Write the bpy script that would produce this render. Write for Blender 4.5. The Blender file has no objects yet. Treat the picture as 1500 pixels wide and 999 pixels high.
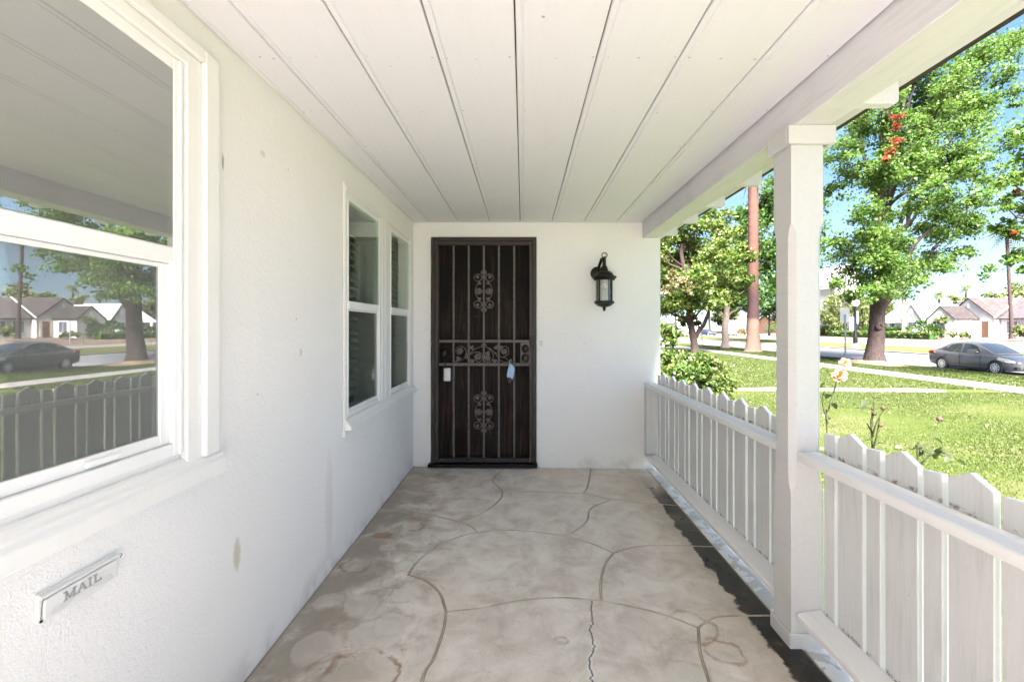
import bpy, bmesh, math, random
import numpy as np
from mathutils import Vector, Matrix, Euler
R = math.radians
scene = bpy.context.scene
COL = scene.collection

# ------------------------------------------------------------------ camera
F = 667.0                      # focal length in photo pixels (16 mm on a 36 mm frame)
CX, CY, CZ = 766.0, 479.0, 1.265
cam_d = bpy.data.cameras.new("camera")
cam_d.lens, cam_d.sensor_width = 16.0, 36.0
cam_d.shift_x, cam_d.shift_y = -16 / 1500, -20.5 / 1500
cam_d.clip_start, cam_d.clip_end = 0.05, 3000
cam = bpy.data.objects.new("camera", cam_d)
COL.objects.link(cam)
cam.location = (0, 0, CZ)
cam.rotation_euler = (R(90), 0, 0)
scene.camera = cam

# ------------------------------------------------------------------ world, sun, exposure
SUN_DIR = Vector((-0.06, -0.62, 0.78)).normalized()      # towards the sun
elev = math.asin(SUN_DIR.z)
azim = math.atan2(SUN_DIR.x, SUN_DIR.y)
world = bpy.data.worlds.new("World")
scene.world = world
world.use_nodes = True
wn = world.node_tree
for n in list(wn.nodes):
    wn.nodes.remove(n)
w_out = wn.nodes.new("ShaderNodeOutputWorld")
w_bg = wn.nodes.new("ShaderNodeBackground")
w_sky = wn.nodes.new("ShaderNodeTexSky")
w_sky.sky_type = 'NISHITA'
w_sky.sun_disc = False
w_sky.sun_elevation = elev
w_sky.sun_rotation = azim % (2 * math.pi)
w_sky.air_density, w_sky.dust_density, w_sky.ozone_density = 0.75, 0.1, 2.2
w_bg.inputs[1].default_value = 0.07
w_tc = wn.nodes.new("ShaderNodeTexCoord")
w_map = wn.nodes.new("ShaderNodeMapping")
w_map.inputs['Scale'].default_value = (1.6, 1.6, 4.5)
w_noise = wn.nodes.new("ShaderNodeTexNoise")
w_noise.inputs['Scale'].default_value = 1.7
w_noise.inputs['Detail'].default_value = 7
w_noise.inputs['Roughness'].default_value = 0.58
w_rmp = wn.nodes.new("ShaderNodeValToRGB")
w_rmp.color_ramp.elements[0].position = 0.47
w_rmp.color_ramp.elements[1].position = 0.72
w_rmp.color_ramp.elements[1].color = (0.8, 0.8, 0.8, 1)
w_mix = wn.nodes.new("ShaderNodeMixRGB")
w_mix.inputs[2].default_value = (0.84, 0.88, 0.93, 1)
wn.links.new(w_tc.outputs['Generated'], w_map.inputs[0])
wn.links.new(w_map.outputs[0], w_noise.inputs['Vector'])
wn.links.new(w_noise.outputs[0], w_rmp.inputs[0])
wn.links.new(w_rmp.outputs[0], w_mix.inputs[0])
w_sep = wn.nodes.new("ShaderNodeSeparateXYZ")
w_low = wn.nodes.new("ShaderNodeMapRange")
w_low.interpolation_type = 'SMOOTHSTEP'
w_low.inputs['From Min'].default_value, w_low.inputs['From Max'].default_value = 0.45, 0.0
w_low.inputs['To Min'].default_value, w_low.inputs['To Max'].default_value = 0.0, 1.0
w_hz = wn.nodes.new("ShaderNodeMixRGB")
w_tint = wn.nodes.new("ShaderNodeMixRGB")
w_tint.inputs[1].default_value = (0.16, 0.42, 0.85, 1)     # blue overhead
w_tint.inputs[2].default_value = (0.50, 0.70, 0.90, 1)     # milky near the horizon
wn.links.new(w_low.outputs[0], w_tint.inputs[0])
wn.links.new(w_tint.outputs[0], w_hz.inputs[2])
w_hz.inputs[0].default_value = 0.9
wn.links.new(w_tc.outputs['Generated'], w_sep.inputs[0])
wn.links.new(w_sep.outputs[2], w_low.inputs[0])
wn.links.new(w_sky.outputs[0], w_hz.inputs[1])
wn.links.new(w_hz.outputs[0], w_mix.inputs[1])
wn.links.new(w_mix.outputs[0], w_bg.inputs[0])
wn.links.new(w_bg.outputs[0], w_out.inputs[0])

sun_d = bpy.data.lights.new("sun", 'SUN')
sun_d.energy = 3.7
sun_d.angle = R(26)
sun_d.color = (1.0, 0.945, 0.945)
sun = bpy.data.objects.new("sun", sun_d)
COL.objects.link(sun)
sun.rotation_euler = SUN_DIR.to_track_quat('Z', 'Y').to_euler()

scene.view_settings.view_transform = 'Standard'
scene.view_settings.look = 'None'
scene.view_settings.exposure = 4.1
scene.view_settings.gamma = 1.0
scene.view_settings.use_curve_mapping = False
scene.render.engine = 'CYCLES'
scene.cycles.max_bounces = 10
scene.cycles.diffuse_bounces = 6
scene.cycles.transparent_max_bounces = 16
scene.cycles.use_denoising = True
scene.cycles.sample_clamp_indirect = 6.0

rng = random.Random(7)
nrng = np.random.default_rng(7)


def at(u, v, Y):
    """a point of the place seen at photo pixel (u, v), Y metres in front of the camera"""
    return Vector(((u - CX) * Y / F, Y, CZ - (v - CY) * Y / F))


# ------------------------------------------------------------------ node helpers
class NT:
    def __init__(s, name):
        s.m = bpy.data.materials.new(name)
        s.m.use_nodes = True
        s.t = s.m.node_tree
        s.b = s.t.nodes["Principled BSDF"]
        s.out = s.t.nodes["Material Output"]

    def n(s, typ, ins=None, **props):
        o = s.t.nodes.new(typ)
        for k, v in props.items():
            setattr(o, k, v)
        for k, v in (ins or {}).items():
            s.put(o.inputs[k], v)
        return o

    def put(s, sock, v):
        if hasattr(v, "is_linked") or isinstance(v, bpy.types.NodeSocket):
            s.t.links.new(v, sock)
        else:
            if sock.type == 'RGBA' and len(v) == 3:
                v = (*v, 1)
            sock.default_value = v

    def math(s, op, a, b=0.0, c=0.0, clamp=False):
        o = s.t.nodes.new("ShaderNodeMath")
        o.operation = op
        o.use_clamp = clamp
        s.put(o.inputs[0], a)
        s.put(o.inputs[1], b)
        s.put(o.inputs[2], c)
        return o.outputs[0]

    def mix(s, f, a, b, typ='MIX'):
        o = s.t.nodes.new("ShaderNodeMixRGB")
        o.blend_type = typ
        s.put(o.inputs[0], f)
        s.put(o.inputs[1], a)
        s.put(o.inputs[2], b)
        return o.outputs[0]

    def noise(s, vec, scale, detail=5, rough=0.55, dist=0.0):
        o = s.n("ShaderNodeTexNoise", {'Vector': vec, 'Scale': scale, 'Detail': detail, 'Roughness': rough, 'Distortion': dist})
        return o.outputs[0]

    def ramp(s, f, stops):
        o = s.t.nodes.new("ShaderNodeValToRGB")
        e = o.color_ramp.elements
        while len(e) < len(stops):
            e.new(0.5)
        for el, (p, c) in zip(e, stops):
            el.position = p
            if not hasattr(c, '__len__'):
                c = (c, c, c)
            el.color = (*c, 1)
        s.put(o.inputs[0], f)
        return o.outputs[0]

    def step(s, f, lo, hi):
        o = s.n("ShaderNodeMapRange", {'Value': f, 'From Min': lo, 'From Max': hi}, interpolation_type='SMOOTHSTEP')
        return o.outputs[0]

    def objco(s, scale=(1, 1, 1), jitter=True):
        tc = s.n("ShaderNodeTexCoord").outputs['Object']
        v = tc
        if jitter:
            oi = s.n("ShaderNodeObjectInfo").outputs['Random']
            j = s.math('MULTIPLY', oi, 37.0)
            cmb = s.n("ShaderNodeCombineXYZ", {0: j, 1: j, 2: j}).outputs[0]
            v = s.n("ShaderNodeVectorMath", {0: tc, 1: cmb}, operation='ADD').outputs[0]
        return s.n("ShaderNodeMapping", {0: v, 'Scale': scale}).outputs[0]

    def pos(s, scale=(1, 1, 1)):
        p = s.n("ShaderNodeNewGeometry").outputs['Position']
        return s.n("ShaderNodeMapping", {0: p, 'Scale': scale}).outputs[0]

    def xyz(s, vec):
        return s.n("ShaderNodeSeparateXYZ", {0: vec}).outputs

    def bump(s, h, strength=0.3, dist=0.01):
        o = s.n("ShaderNodeBump", {'Height': h, 'Strength': strength, 'Distance': dist})
        s.put(s.b.inputs['Normal'], o.outputs[0])

    def set(s, color=None, rough=None, metal=None, spec=None):
        if color is not None: s.put(s.b.inputs['Base Color'], color)
        if rough is not None: s.put(s.b.inputs['Roughness'], rough)
        if metal is not None: s.put(s.b.inputs['Metallic'], metal)
        if spec is not None: s.put(s.b.inputs['Specular IOR Level'], spec)
        return s.m


def simple(name, col, rough=0.6, metal=0.0, var=0.12, vscale=6.0, bump=0.0, bscale=80.0):
    t = NT(name)
    v = t.objco()
    n = t.noise(v, vscale)
    dark = tuple(c * (1 - var) for c in col)
    lite = tuple(min(1, c * (1 + var)) for c in col)
    t.set(t.ramp(n, [(0.3, dark), (0.7, lite)]), rough, metal)
    if bump:
        t.bump(t.noise(v, bscale, 4), bump, 0.004)
    return t.m


MAT = {}


def m_stucco():
    t = NT("stucco_white")
    p = t.pos()
    lump = t.noise(p, 9.0, 3)
    tro = t.noise(p, 62.0, 4, 0.6, 0.5)
    fine = t.noise(p, 190.0, 2)
    tone = t.noise(p, 1.1, 6)
    c = t.ramp(tone, [(0.3, (0.80, 0.788, 0.772)), (0.7, (0.85, 0.84, 0.828))])
    # grime: sparse small specks
    vo = t.n("ShaderNodeTexVoronoi", {'Vector': p, 'Scale': 7.0})
    sp = t.math('LESS_THAN', vo.outputs['Distance'], 0.035)
    pick = t.math('GREATER_THAN', t.xyz(vo.outputs['Color'])[0], 0.80)
    c = t.mix(t.math('MULTIPLY', t.math('MULTIPLY', sp, pick), 0.55), c, (0.25, 0.23, 0.2))
    x, y, z = t.xyz(p)
    # one yellowish run-down mark on the long wall, and dark scuffs
    def blot(cy, cz, ry, rz, col, k, c):
        a = t.math('POWER', t.math('DIVIDE', t.math('SUBTRACT', y, cy), ry), 2.0)
        b = t.math('POWER', t.math('DIVIDE', t.math('SUBTRACT', z, cz), rz), 2.0)
        d = t.math('ADD', t.math('ADD', a, b), t.math('MULTIPLY', t.math('SUBTRACT', tro, 0.5), 1.4))
        f = t.math('MULTIPLY', t.math('SUBTRACT', 1.0, t.step(d, 0.2, 1.3)), k)
        onwall = t.math('LESS_THAN', x, -0.98)
        return t.mix(t.math('MULTIPLY', f, onwall), c, col)
    c = blot(1.592, 0.47, 0.022, 0.062, (0.52, 0.48, 0.36), 0.75, c)
    c = blot(1.517, 1.815, 0.006, 0.03, (0.10, 0.09, 0.08), 0.6, c)
    c = blot(1.75, 1.93, 0.02, 0.014, (0.5, 0.48, 0.44), 0.5, c)
    c = blot(2.05, 1.15, 0.012, 0.02, (0.45, 0.43, 0.4), 0.5, c)
    c = blot(2.35, 0.35, 0.05, 0.3, (0.66, 0.64, 0.58), 0.4, c)
    # splash dirt along the foot of the wall
    foot = t.math('MULTIPLY', t.step(z, 0.14, 0.0), t.step(t.noise(p, 6.0, 5), 0.42, 0.66))
    c = t.mix(t.math('MULTIPLY', foot, 0.45), c, (0.42, 0.38, 0.32))
    h = t.math('ADD', t.math('MULTIPLY', tro, 0.5), t.math('ADD', t.math('MULTIPLY', lump, 0.7), t.math('MULTIPLY', fine, 0.28)))
    t.bump(h, 0.5, 0.011)
    return t.set(c, 0.8, spec=0.25)


def m_paint(name, col=(0.78, 0.77, 0.745), grain_axis=2, worn=0.25, rough=0.5, specks=0.0, grainy=0.5, grime=None):
    t = NT(name)
    sc = [18.0, 18.0, 18.0]
    sc[grain_axis] = 1.2
    v = t.objco(tuple(sc))
    v0 = t.objco()
    g = t.noise(v, 3.0, 6, 0.65, 0.6)
    b = t.noise(v0, 3.5, 6)
    c = t.mix(t.step(g, 0.45, 0.75), col, tuple(x * (1 - 0.09 * grainy * 2) for x in col))
    c = t.mix(t.math('MULTIPLY', t.step(b, 0.58, 0.78), worn), c, tuple(x * k for x, k in zip(col, (0.74, 0.71, 0.67))))
    if specks:
        vo = t.n("ShaderNodeTexVoronoi", {'Vector': v0, 'Scale': 5.0})
        sp = t.math('LESS_THAN', vo.outputs['Distance'], 0.03)
        pick = t.math('GREATER_THAN', t.xyz(vo.outputs['Color'])[1], 0.55)
        c = t.mix(t.math('MULTIPLY', t.math('MULTIPLY', sp, pick), specks), c, (0.16, 0.14, 0.12))
        vo2 = t.n("ShaderNodeTexVoronoi", {'Vector': v0, 'Scale': 16.0})
        sp2 = t.math('LESS_THAN', vo2.outputs['Distance'], 0.06)
        pick2 = t.math('GREATER_THAN', t.xyz(vo2.outputs['Color'])[1], 0.90)
        c = t.mix(t.math('MULTIPLY', t.math('MULTIPLY', sp2, pick2), specks), c, (0.3, 0.27, 0.24))
    if grime is not None:
        z = t.xyz(t.pos())[2]
        gn = t.noise(v0, 38.0, 6, 0.7)
        for zc, hh in grime:
            m_ = t.step(t.math('ABSOLUTE', t.math('SUBTRACT', z, zc)), hh, hh * 0.2)
            c = t.mix(t.math('MULTIPLY', m_, t.math('MULTIPLY', t.step(gn, 0.46, 0.62), 0.75)), c, (0.05, 0.042, 0.032))
        chips = t.step(t.noise(v, 1.5, 8, 0.75), 0.70, 0.74)
        c = t.mix(t.math('MULTIPLY', chips, 0.55), c, (0.33, 0.29, 0.24))
    t.bump(t.math('ADD', g, t.math('MULTIPLY', t.noise(v0, 60.0, 3), 0.3)), 0.25 * grainy * 2, 0.003)
    return t.set(c, rough, spec=0.35)


def m_concrete_floor():
    t = NT("porch_concrete")
    p = t.pos()
    x, y, z = t.xyz(p)
    n1 = t.noise(p, 1.5, 8, 0.62)
    n2 = t.noise(p, 5.5, 8, 0.65, 0.5)
    n3 = t.noise(p, 45.0, 5, 0.7)
    c = t.ramp(n1, [(0.28, (0.52, 0.455, 0.385)), (0.5, (0.69, 0.625, 0.55)), (0.72, (0.79, 0.735, 0.665))])
    c = t.mix(0.55, c, t.ramp(n2, [(0.34, (0.37, 0.32, 0.26)), (0.5, (0.62, 0.565, 0.50)), (0.66, (0.79, 0.75, 0.69))]))
    c = t.mix(t.step(n3, 0.58, 0.8), c, t.mix(0.35, c, (0.2, 0.18, 0.15)))
    c = t.mix(t.math('MULTIPLY', t.step(n3, 0.42, 0.28), 0.5), c, (0.76, 0.725, 0.67))
    # old damp staining along the house wall
    edge = t.math('ADD', x, t.math('MULTIPLY', t.math('SUBTRACT', n2, 0.5), 1.3))
    damp = t.step(edge, -0.42, -0.98)
    c = t.mix(t.math('MULTIPLY', damp, 0.8), c, (0.25, 0.215, 0.17))
    mott = t.noise(p, 3.2, 9, 0.7, 1.2)
    c = t.mix(t.math('MULTIPLY', t.step(mott, 0.52, 0.66), 0.28), c, (0.38, 0.33, 0.27))
    c = t.mix(t.math('MULTIPLY', t.step(t.noise(p, 90.0, 3, 0.8), 0.62, 0.72), 0.5), c, (0.22, 0.18, 0.14))
    rust = t.math('MULTIPLY', t.step(t.noise(p, 7.5, 7, 0.7, 0.8), 0.60, 0.70), t.step(x, 0.0, -0.5))
    c = t.mix(t.math('MULTIPLY', rust, 0.75), c, (0.33, 0.20, 0.11))
    wiggle = t.math('MULTIPLY', t.math('SUBTRACT', t.noise(p, 11.0, 6), 0.5), 0.10)
    spots = [(-0.57, 2.158, 0.062, 0, .6, .4), (-0.86, 2.776, 0.045, 2, .75, .5), (-0.70, 2.90, 0.062, 1, .25, .7), (-0.887, 2.425, 0.075, 1, .2, .7), (-0.598, 1.66, 0.135, 1, .5, .8), (-0.613, 1.875, 0.115, 0, .6, .2), (-0.56, 1.95, 0.08, 0, .5, .15),
             (-0.636, 2.41, 0.065, 0, .5, .25), (-0.78, 2.62, 0.05, 0, .5, .2), (-0.74, 2.08, 0.09, 0, .45, .2), (-0.82, 1.80, 0.10, 0, .4, .15), (-0.66, 2.27, 0.04, 0, .45, .3), (-0.90, 2.1, 0.07, 0, .4, .15), (-0.72, 2.99, 0.04, 2, .4, .3), (-0.80, 1.50, 0.12, 0, .4, .3),
             (-0.42, 1.30, 0.12, 0, .5, .2), (0.60, 1.66, 0.085, 0, .5, .4), (0.80, 1.80, 0.07, 1, .2, .6), (0.72, 1.95, 0.10, 1, .12, .45), (0.16, 1.86, 0.02, 0, .3, .6)]
    for sx, sy, r, brown, ki, kr in spots:
        a = t.math('POWER', t.math('SUBTRACT', x, sx), 2.0)
        b = t.math('POWER', t.math('SUBTRACT', y, sy), 2.0)
        d = t.math('ADD', t.math('SQRT', t.math('ADD', a, b)), wiggle)
        inside = t.math('SUBTRACT', 1.0, t.step(d, r * 0.82, r))
        ring = t.math('SUBTRACT', 1.0, t.step(t.math('ABSOLUTE', t.math('SUBTRACT', d, r)), 0.002, 0.016))
        c = t.mix(t.math('MULTIPLY', inside, ki), c, ((0.60, 0.56, 0.50), (0.56, 0.50, 0.42), (0.34, 0.19, 0.09))[brown])
        c = t.mix(t.math('MULTIPLY', t.math('MULTIPLY', ring, t.step(mott, 0.40, 0.56)), kr), c, ((0.30, 0.26, 0.21), (0.26, 0.145, 0.07), (0.12, 0.06, 0.03))[brown])
    # rust blot
    # long crack
    wob = t.math('MULTIPLY', t.math('SUBTRACT', t.noise(t.pos((0.0, 1.0, 0.0)), 9.0, 6, 0.7), 0.5), 0.10)
    xc = t.math('SUBTRACT', 0.326, t.math('MULTIPLY', t.math('SUBTRACT', 2.14, y), 0.16))
    dc = t.math('ABSOLUTE', t.math('SUBTRACT', t.math('ADD', x, wob), xc))
    near = t.math('MULTIPLY', t.math('LESS_THAN', y, 2.14), t.math('GREATER_THAN', y, 0.4))
    fill = t.math('MULTIPLY', t.math('MULTIPLY', t.math('LESS_THAN', dc, 0.011), near), t.math('MULTIPLY', t.step(t.noise(p, 12.0, 5), 0.44, 0.52), t.step(y, 1.98, 1.86)))
    c = t.mix(fill, c, (0.72, 0.71, 0.69))
    crack = t.math('MULTIPLY', t.math('LESS_THAN', dc, 0.0035), near)
    c = t.mix(t.math('MULTIPLY', crack, 0.9), c, (0.10, 0.08, 0.065))
    # hair cracks
    vo = t.n("ShaderNodeTexVoronoi", {'Vector': t.n("ShaderNodeVectorMath", {0: p, 1: t.n("ShaderNodeTexNoise", {'Vector': p, 'Scale': 6.0, 'Detail': 6}).outputs['Color']}, operation='ADD').outputs[0], 'Scale': 2.2}, feature='DISTANCE_TO_EDGE')
    hair = t.math('MULTIPLY', t.math('LESS_THAN', vo.outputs['Distance'], 0.006), t.step(t.noise(p, 2.1, 2), 0.52, 0.62))
    c = t.mix(t.math('MULTIPLY', hair, 0.55), c, (0.2, 0.17, 0.14))
    # rain-wet band beside the balustrade
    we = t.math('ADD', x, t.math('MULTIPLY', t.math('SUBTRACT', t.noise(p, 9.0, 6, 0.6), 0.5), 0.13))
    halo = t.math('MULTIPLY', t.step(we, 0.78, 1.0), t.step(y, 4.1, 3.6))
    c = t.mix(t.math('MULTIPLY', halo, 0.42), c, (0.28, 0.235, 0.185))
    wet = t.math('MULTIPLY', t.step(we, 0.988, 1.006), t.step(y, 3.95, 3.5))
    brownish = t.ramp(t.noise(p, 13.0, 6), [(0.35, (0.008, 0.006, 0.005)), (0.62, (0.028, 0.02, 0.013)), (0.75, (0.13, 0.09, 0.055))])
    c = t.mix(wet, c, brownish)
    # warm tint patches near the far end
    warm = t.math('MULTIPLY', t.step(y, 2.7, 4.0), t.step(n1, 0.4, 0.6))
    c = t.mix(t.math('MULTIPLY', warm, 0.45), c, (0.62, 0.50, 0.39))
    r = t.math('SUBTRACT', 0.62, t.math('MULTIPLY', t.step(n2, 0.5, 0.7), 0.2))
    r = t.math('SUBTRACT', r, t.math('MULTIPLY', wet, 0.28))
    t.bump(t.math('ADD', n3, t.math('MULTIPLY', n2, 0.8)), 0.18, 0.006)
    return t.set(c, r, spec=0.4)


def m_edge_strip():
    t = NT("flaking_edge_paint")
    p = t.pos()
    n = t.noise(p, 8.0, 7, 0.65, 0.4)
    c = t.mix(t.step(n, 0.50, 0.53), (0.56, 0.525, 0.47), (0.80, 0.765, 0.71))
    c = t.mix(t.math('MULTIPLY', t.step(t.noise(p, 20.0, 6), 0.62, 0.72), 0.6), c, (0.16, 0.13, 0.10))
    t.bump(n, 0.4, 0.006)
    return t.set(c, 0.55)


def m_wood_door():
    t = NT("weathered_brown_wood")
    v = t.objco((22, 22, 1.1), False)
    v0 = t.objco((1, 1, 1), False)
    g = t.noise(v, 2.6, 8, 0.7, 0.8)
    c = t.ramp(g, [(0.3, (0.006, 0.0042, 0.0036)), (0.5, (0.022, 0.0155, 0.0125)), (0.7, (0.058, 0.045, 0.037))])
    x, y, z = t.xyz(v0)
    n = t.noise(v0, 3.0, 7, 0.65)
    # shade of the recess painted in: upper leaf darkened, lower part left browner
    zz = t.math('ADD', z, t.math('MULTIPLY', t.math('SUBTRACT', n, 0.5), 0.9))
    c = t.mix(t.step(zz, 1.15, 1.8), c, t.mix(0.14, (0.006, 0.005, 0.004), c))
    c = t.mix(t.math('MULTIPLY', t.step(t.noise(v, 1.2, 5), 0.55, 0.7), 0.6), c, (0.075, 0.022, 0.014))
    # varnish patch that has stayed
    a = t.math('ABSOLUTE', t.math('SUBTRACT', x, 0.235))
    m = t.math('MULTIPLY', t.math('LESS_THAN', t.math('ADD', a, t.math('MULTIPLY', n, 0.06)), 0.075), t.step(zz, 0.42, 0.30))
    c = t.mix(m, c, (0.018, 0.008, 0.006))
    t.bump(g, 0.3, 0.004)
    return t.set(c, 0.7, spec=0.2)


def m_glass(name, base, tint, rough=0.0, gcol=(0.95, 0.97, 0.96), k=1.0, dust=0.0):
    t = NT(name)
    t.t.nodes.remove(t.b)
    tr = t.n("ShaderNodeBsdfTransparent", {0: tint}).outputs[0]
    gl = t.n("ShaderNodeBsdfGlossy", {0: gcol, 'Roughness': rough}).outputs[0]
    fr = t.n("ShaderNodeFresnel", {'IOR': 1.5}).outputs[0]
    f = t.math('ADD', t.math('MULTIPLY', fr, k), base, clamp=True)
    mx = t.n("ShaderNodeMixShader", {0: f, 1: tr, 2: gl}).outputs[0]
    if dust:
        p = t.pos()
        dn = t.noise(p, 3.0, 6)
        gr_ = t.noise(p, 240.0, 2)
        df = t.n("ShaderNodeBsdfDiffuse", {0: (0.62, 0.62, 0.60)}).outputs[0]
        fd = t.math('MULTIPLY', t.math('ADD', t.math('MULTIPLY', dn, 0.7), t.math('MULTIPLY', gr_, 0.7)), dust)
        mx = t.n("ShaderNodeMixShader", {0: fd, 1: mx, 2: df}).outputs[0]
    t.t.links.new(mx, t.out.inputs[0])
    return t.m


def m_leaf(name, cols, trans=0.35, rough=0.55):
    t = NT(name)
    isl = t.n("ShaderNodeNewGeometry").outputs['Random Per Island']
    cols = [tuple(0.86 * q for q in c) for c in cols]
    n = len(cols)
    c = t.ramp(isl, [((i + 0.5) / n, col) for i, col in enumerate(cols)])
    big = t.noise(t.objco((1, 1, 1), False), 0.55, 3)
    c = t.mix(t.math('MULTIPLY', t.step(big, 0.42, 0.62), 0.35), c, cols[-1])
    t.set(c, rough, spec=0.3)
    tl = t.n("ShaderNodeBsdfTranslucent", {0: t.mix(0.45, c, (0.15, 0.26, 0.036), 'MIX')}).outputs[0]
    mx = t.n("ShaderNodeMixShader", {0: trans, 1: t.b.outputs[0], 2: tl}).outputs[0]
    t.t.links.new(mx, t.out.inputs[0])
    return t.m


def m_bark(name, dark, lite, ringy=False, scale=3.0):
    t = NT(name)
    v = t.objco((6, 6, 0.9) if not ringy else (1.2, 1.2, 7.0), False)
    g = t.noise(v, scale, 8, 0.7, 0.6)
    f = t.noise(t.objco((1, 1, 1), False), 14.0, 6)
    c = t.ramp(t.math('ADD', t.math('MULTIPLY', g, 0.7), t.math('MULTIPLY', f, 0.3)), [(0.34, dark), (0.62, lite)])
    if ringy:
        x, y, z = t.xyz(t.objco((1, 1, 1), False))
        zz = t.math('ADD', z, t.math('MULTIPLY', f, 0.7))
        c = t.mix(t.math('MULTIPLY', t.math('MULTIPLY', t.step(zz, 3.0, 3.4), t.step(zz, 6.4, 5.0)), 0.75), c, (0.05, 0.03, 0.033))
        c = t.mix(t.math('MULTIPLY', t.step(zz, 3.3, 3.0), 0.6), c, (0.19, 0.14, 0.105))
        c = t.mix(t.math('MULTIPLY', t.step(zz, 5.5, 7.0), 0.5), c, (0.13, 0.065, 0.05))
    t.bump(g, 0.8, 0.04)
    return t.set(c, 0.9, spec=0.1)


def m_lawn(name, a, b, dry, dryness=0.55):
    a, b, dry = [tuple(0.62 * q for q in c) for c in (a, b, dry)]
    t = NT(name)
    p = t.pos()
    ps = t.pos((0.35, 1.0, 1.0))
    n1 = t.noise(ps, 0.55, 7, 0.6)
    n2 = t.noise(p, 7.0, 6, 0.7)
    n3 = t.noise(p, 60.0, 3, 0.7)
    c = t.mix(n2, a, b)
    c = t.mix(t.math('MULTIPLY', t.step(n1, 0.42, 0.68), dryness), c, dry)
    c = t.mix(t.math('MULTIPLY', t.step(n3, 0.5, 0.75), 0.35), c, tuple(x * 0.45 for x in a))
    t.bump(n3, 0.6, 0.03)
    return t.set(c, 0.9, spec=0.1)


def m_ground(name, a, b, scale=1.5, rough=0.9, fine=40.0, bumpd=0.01):
    t = NT(name)
    p = t.pos()
    n1 = t.noise(p, scale, 8, 0.62)
    n2 = t.noise(p, fine, 4, 0.7)
    c = t.mix(t.step(n1, 0.32, 0.68), a, b)
    c = t.mix(t.math('MULTIPLY', t.step(n2, 0.5, 0.75), 0.3), c, tuple(x * 0.6 for x in a))
    t.bump(n2, 0.4, bumpd)
    return t.set(c, rough, spec=0.2)


MAT['stucco'] = m_stucco()
MAT['ceiling'] = m_paint("ceiling_paint", (0.77, 0.76, 0.80), 1, 0.14, 0.55, 0.6, 0.14)
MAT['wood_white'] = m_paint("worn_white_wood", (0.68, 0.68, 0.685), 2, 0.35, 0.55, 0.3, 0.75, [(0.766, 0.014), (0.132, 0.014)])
MAT['edge_lit'] = m_paint("lit_edge_paint", (0.80, 0.79, 0.765), 2, 0.15, 0.5, 0.0, 0.5)  # brighter copy for picket edges; the light on them is put into the colour
MAT['rail_lit'] = m_paint("lit_rail_paint", (0.80, 0.795, 0.795), 1, 0.22, 0.42, 0.0, 0.4)  # rail paint brightened to stand in for light falling on the rails
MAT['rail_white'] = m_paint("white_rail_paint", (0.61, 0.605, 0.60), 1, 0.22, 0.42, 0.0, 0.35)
MAT['beam'] = m_paint("beam_paint", (0.70, 0.694, 0.715), 1, 0.36, 0.55, 0.85, 0.6)
MAT['trim'] = m_paint("trim_paint", (0.80, 0.795, 0.775), 2, 0.12, 0.42, 0.0, 0.2)
MAT['vinyl'] = simple("white_vinyl", (0.83, 0.835, 0.83), 0.32, 0, 0.02)
MAT['floor'] = m_concrete_floor()
MAT['groove'] = m_ground("groove_grit", (0.24, 0.19, 0.145), (0.42, 0.345, 0.275), 5.0)
MAT['bead'] = m_ground("joint_bead", (0.36, 0.30, 0.235), (0.58, 0.51, 0.43), 7.0, 0.8)
MAT['edge'] = m_edge_strip()
MAT['door_wood'] = m_wood_door()
MAT['iron'] = simple("brown_iron", (0.038, 0.028, 0.025), 0.5, 0.25, 0.25, 9.0, 0.25, 120)
MAT['iron_light'] = simple("dusty_iron", (0.115, 0.098, 0.088), 0.55, 0.25, 0.3, 30.0, 0.25, 120)
MAT['black'] = simple("black_metal", (0.012, 0.011, 0.010), 0.38, 0.5, 0.3)
MAT['bronze'] = simple("oiled_bronze", (0.022, 0.017, 0.013), 0.42, 0.6, 0.45, 25.0, 0.3, 60)
MAT['rubber'] = simple("black_rubber", (0.013, 0.013, 0.014), 0.75, 0, 0.3)
MAT['dark_room'] = simple("dark_interior", (0.04, 0.038, 0.035), 0.9)
MAT['shade_grey'] = simple("grey_roller_shade", (0.40, 0.395, 0.37), 0.9, 0, 0.06, 3.0)
MAT['screen'] = simple("insect_screen", (0.045, 0.05, 0.042), 0.9, 0, 0.45, 90.0)
MAT['blind_green'] = simple("blind_slats", (0.42, 0.50, 0.42), 0.5, 0, 0.1)
MAT['blind_cream'] = simple("cream_blind", (0.62, 0.58, 0.50), 0.6, 0, 0.06)
MAT['glass_big'] = m_glass("window_glass_reflective", 0.44, (0.80, 0.82, 0.79), 0.006, dust=0.15)
MAT['glass_big_low'] = m_glass("window_glass_lower", 0.20, (0.70, 0.74, 0.69), 0.006, dust=0.17)
MAT['glass_small'] = m_glass("window_glass", 0.0, (0.86, 0.90, 0.86), 0.01, k=0.42, dust=0.03)
MAT['mesh_screen'] = m_glass("mesh_screen", 0.0, (0.66, 0.66, 0.65), 0.5, k=0.06, dust=0.05)
MAT['glass_lamp'] = m_glass("seeded_glass", 0.04, (0.86, 0.85, 0.80), 0.12)
MAT['mail'] = m_paint("mail_slot_paint", (0.73, 0.725, 0.71), 1, 0.35, 0.45, 0, 0.5)
MAT['mail_ink'] = simple("worn_letter_edges", (0.36, 0.35, 0.36), 0.6)
MAT['lockbox'] = simple("grey_lockbox", (0.48, 0.49, 0.50), 0.4, 0.3, 0.15)
MAT['lockblue'] = simple("blue_lockbox", (0.26, 0.42, 0.66), 0.35, 0, 0.06)
MAT['beige'] = simple("beige_plastic", (0.66, 0.63, 0.52), 0.5)
MAT['bulb'] = simple("frosted_bulb", (0.85, 0.82, 0.74), 0.3, 0, 0.02)
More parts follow.
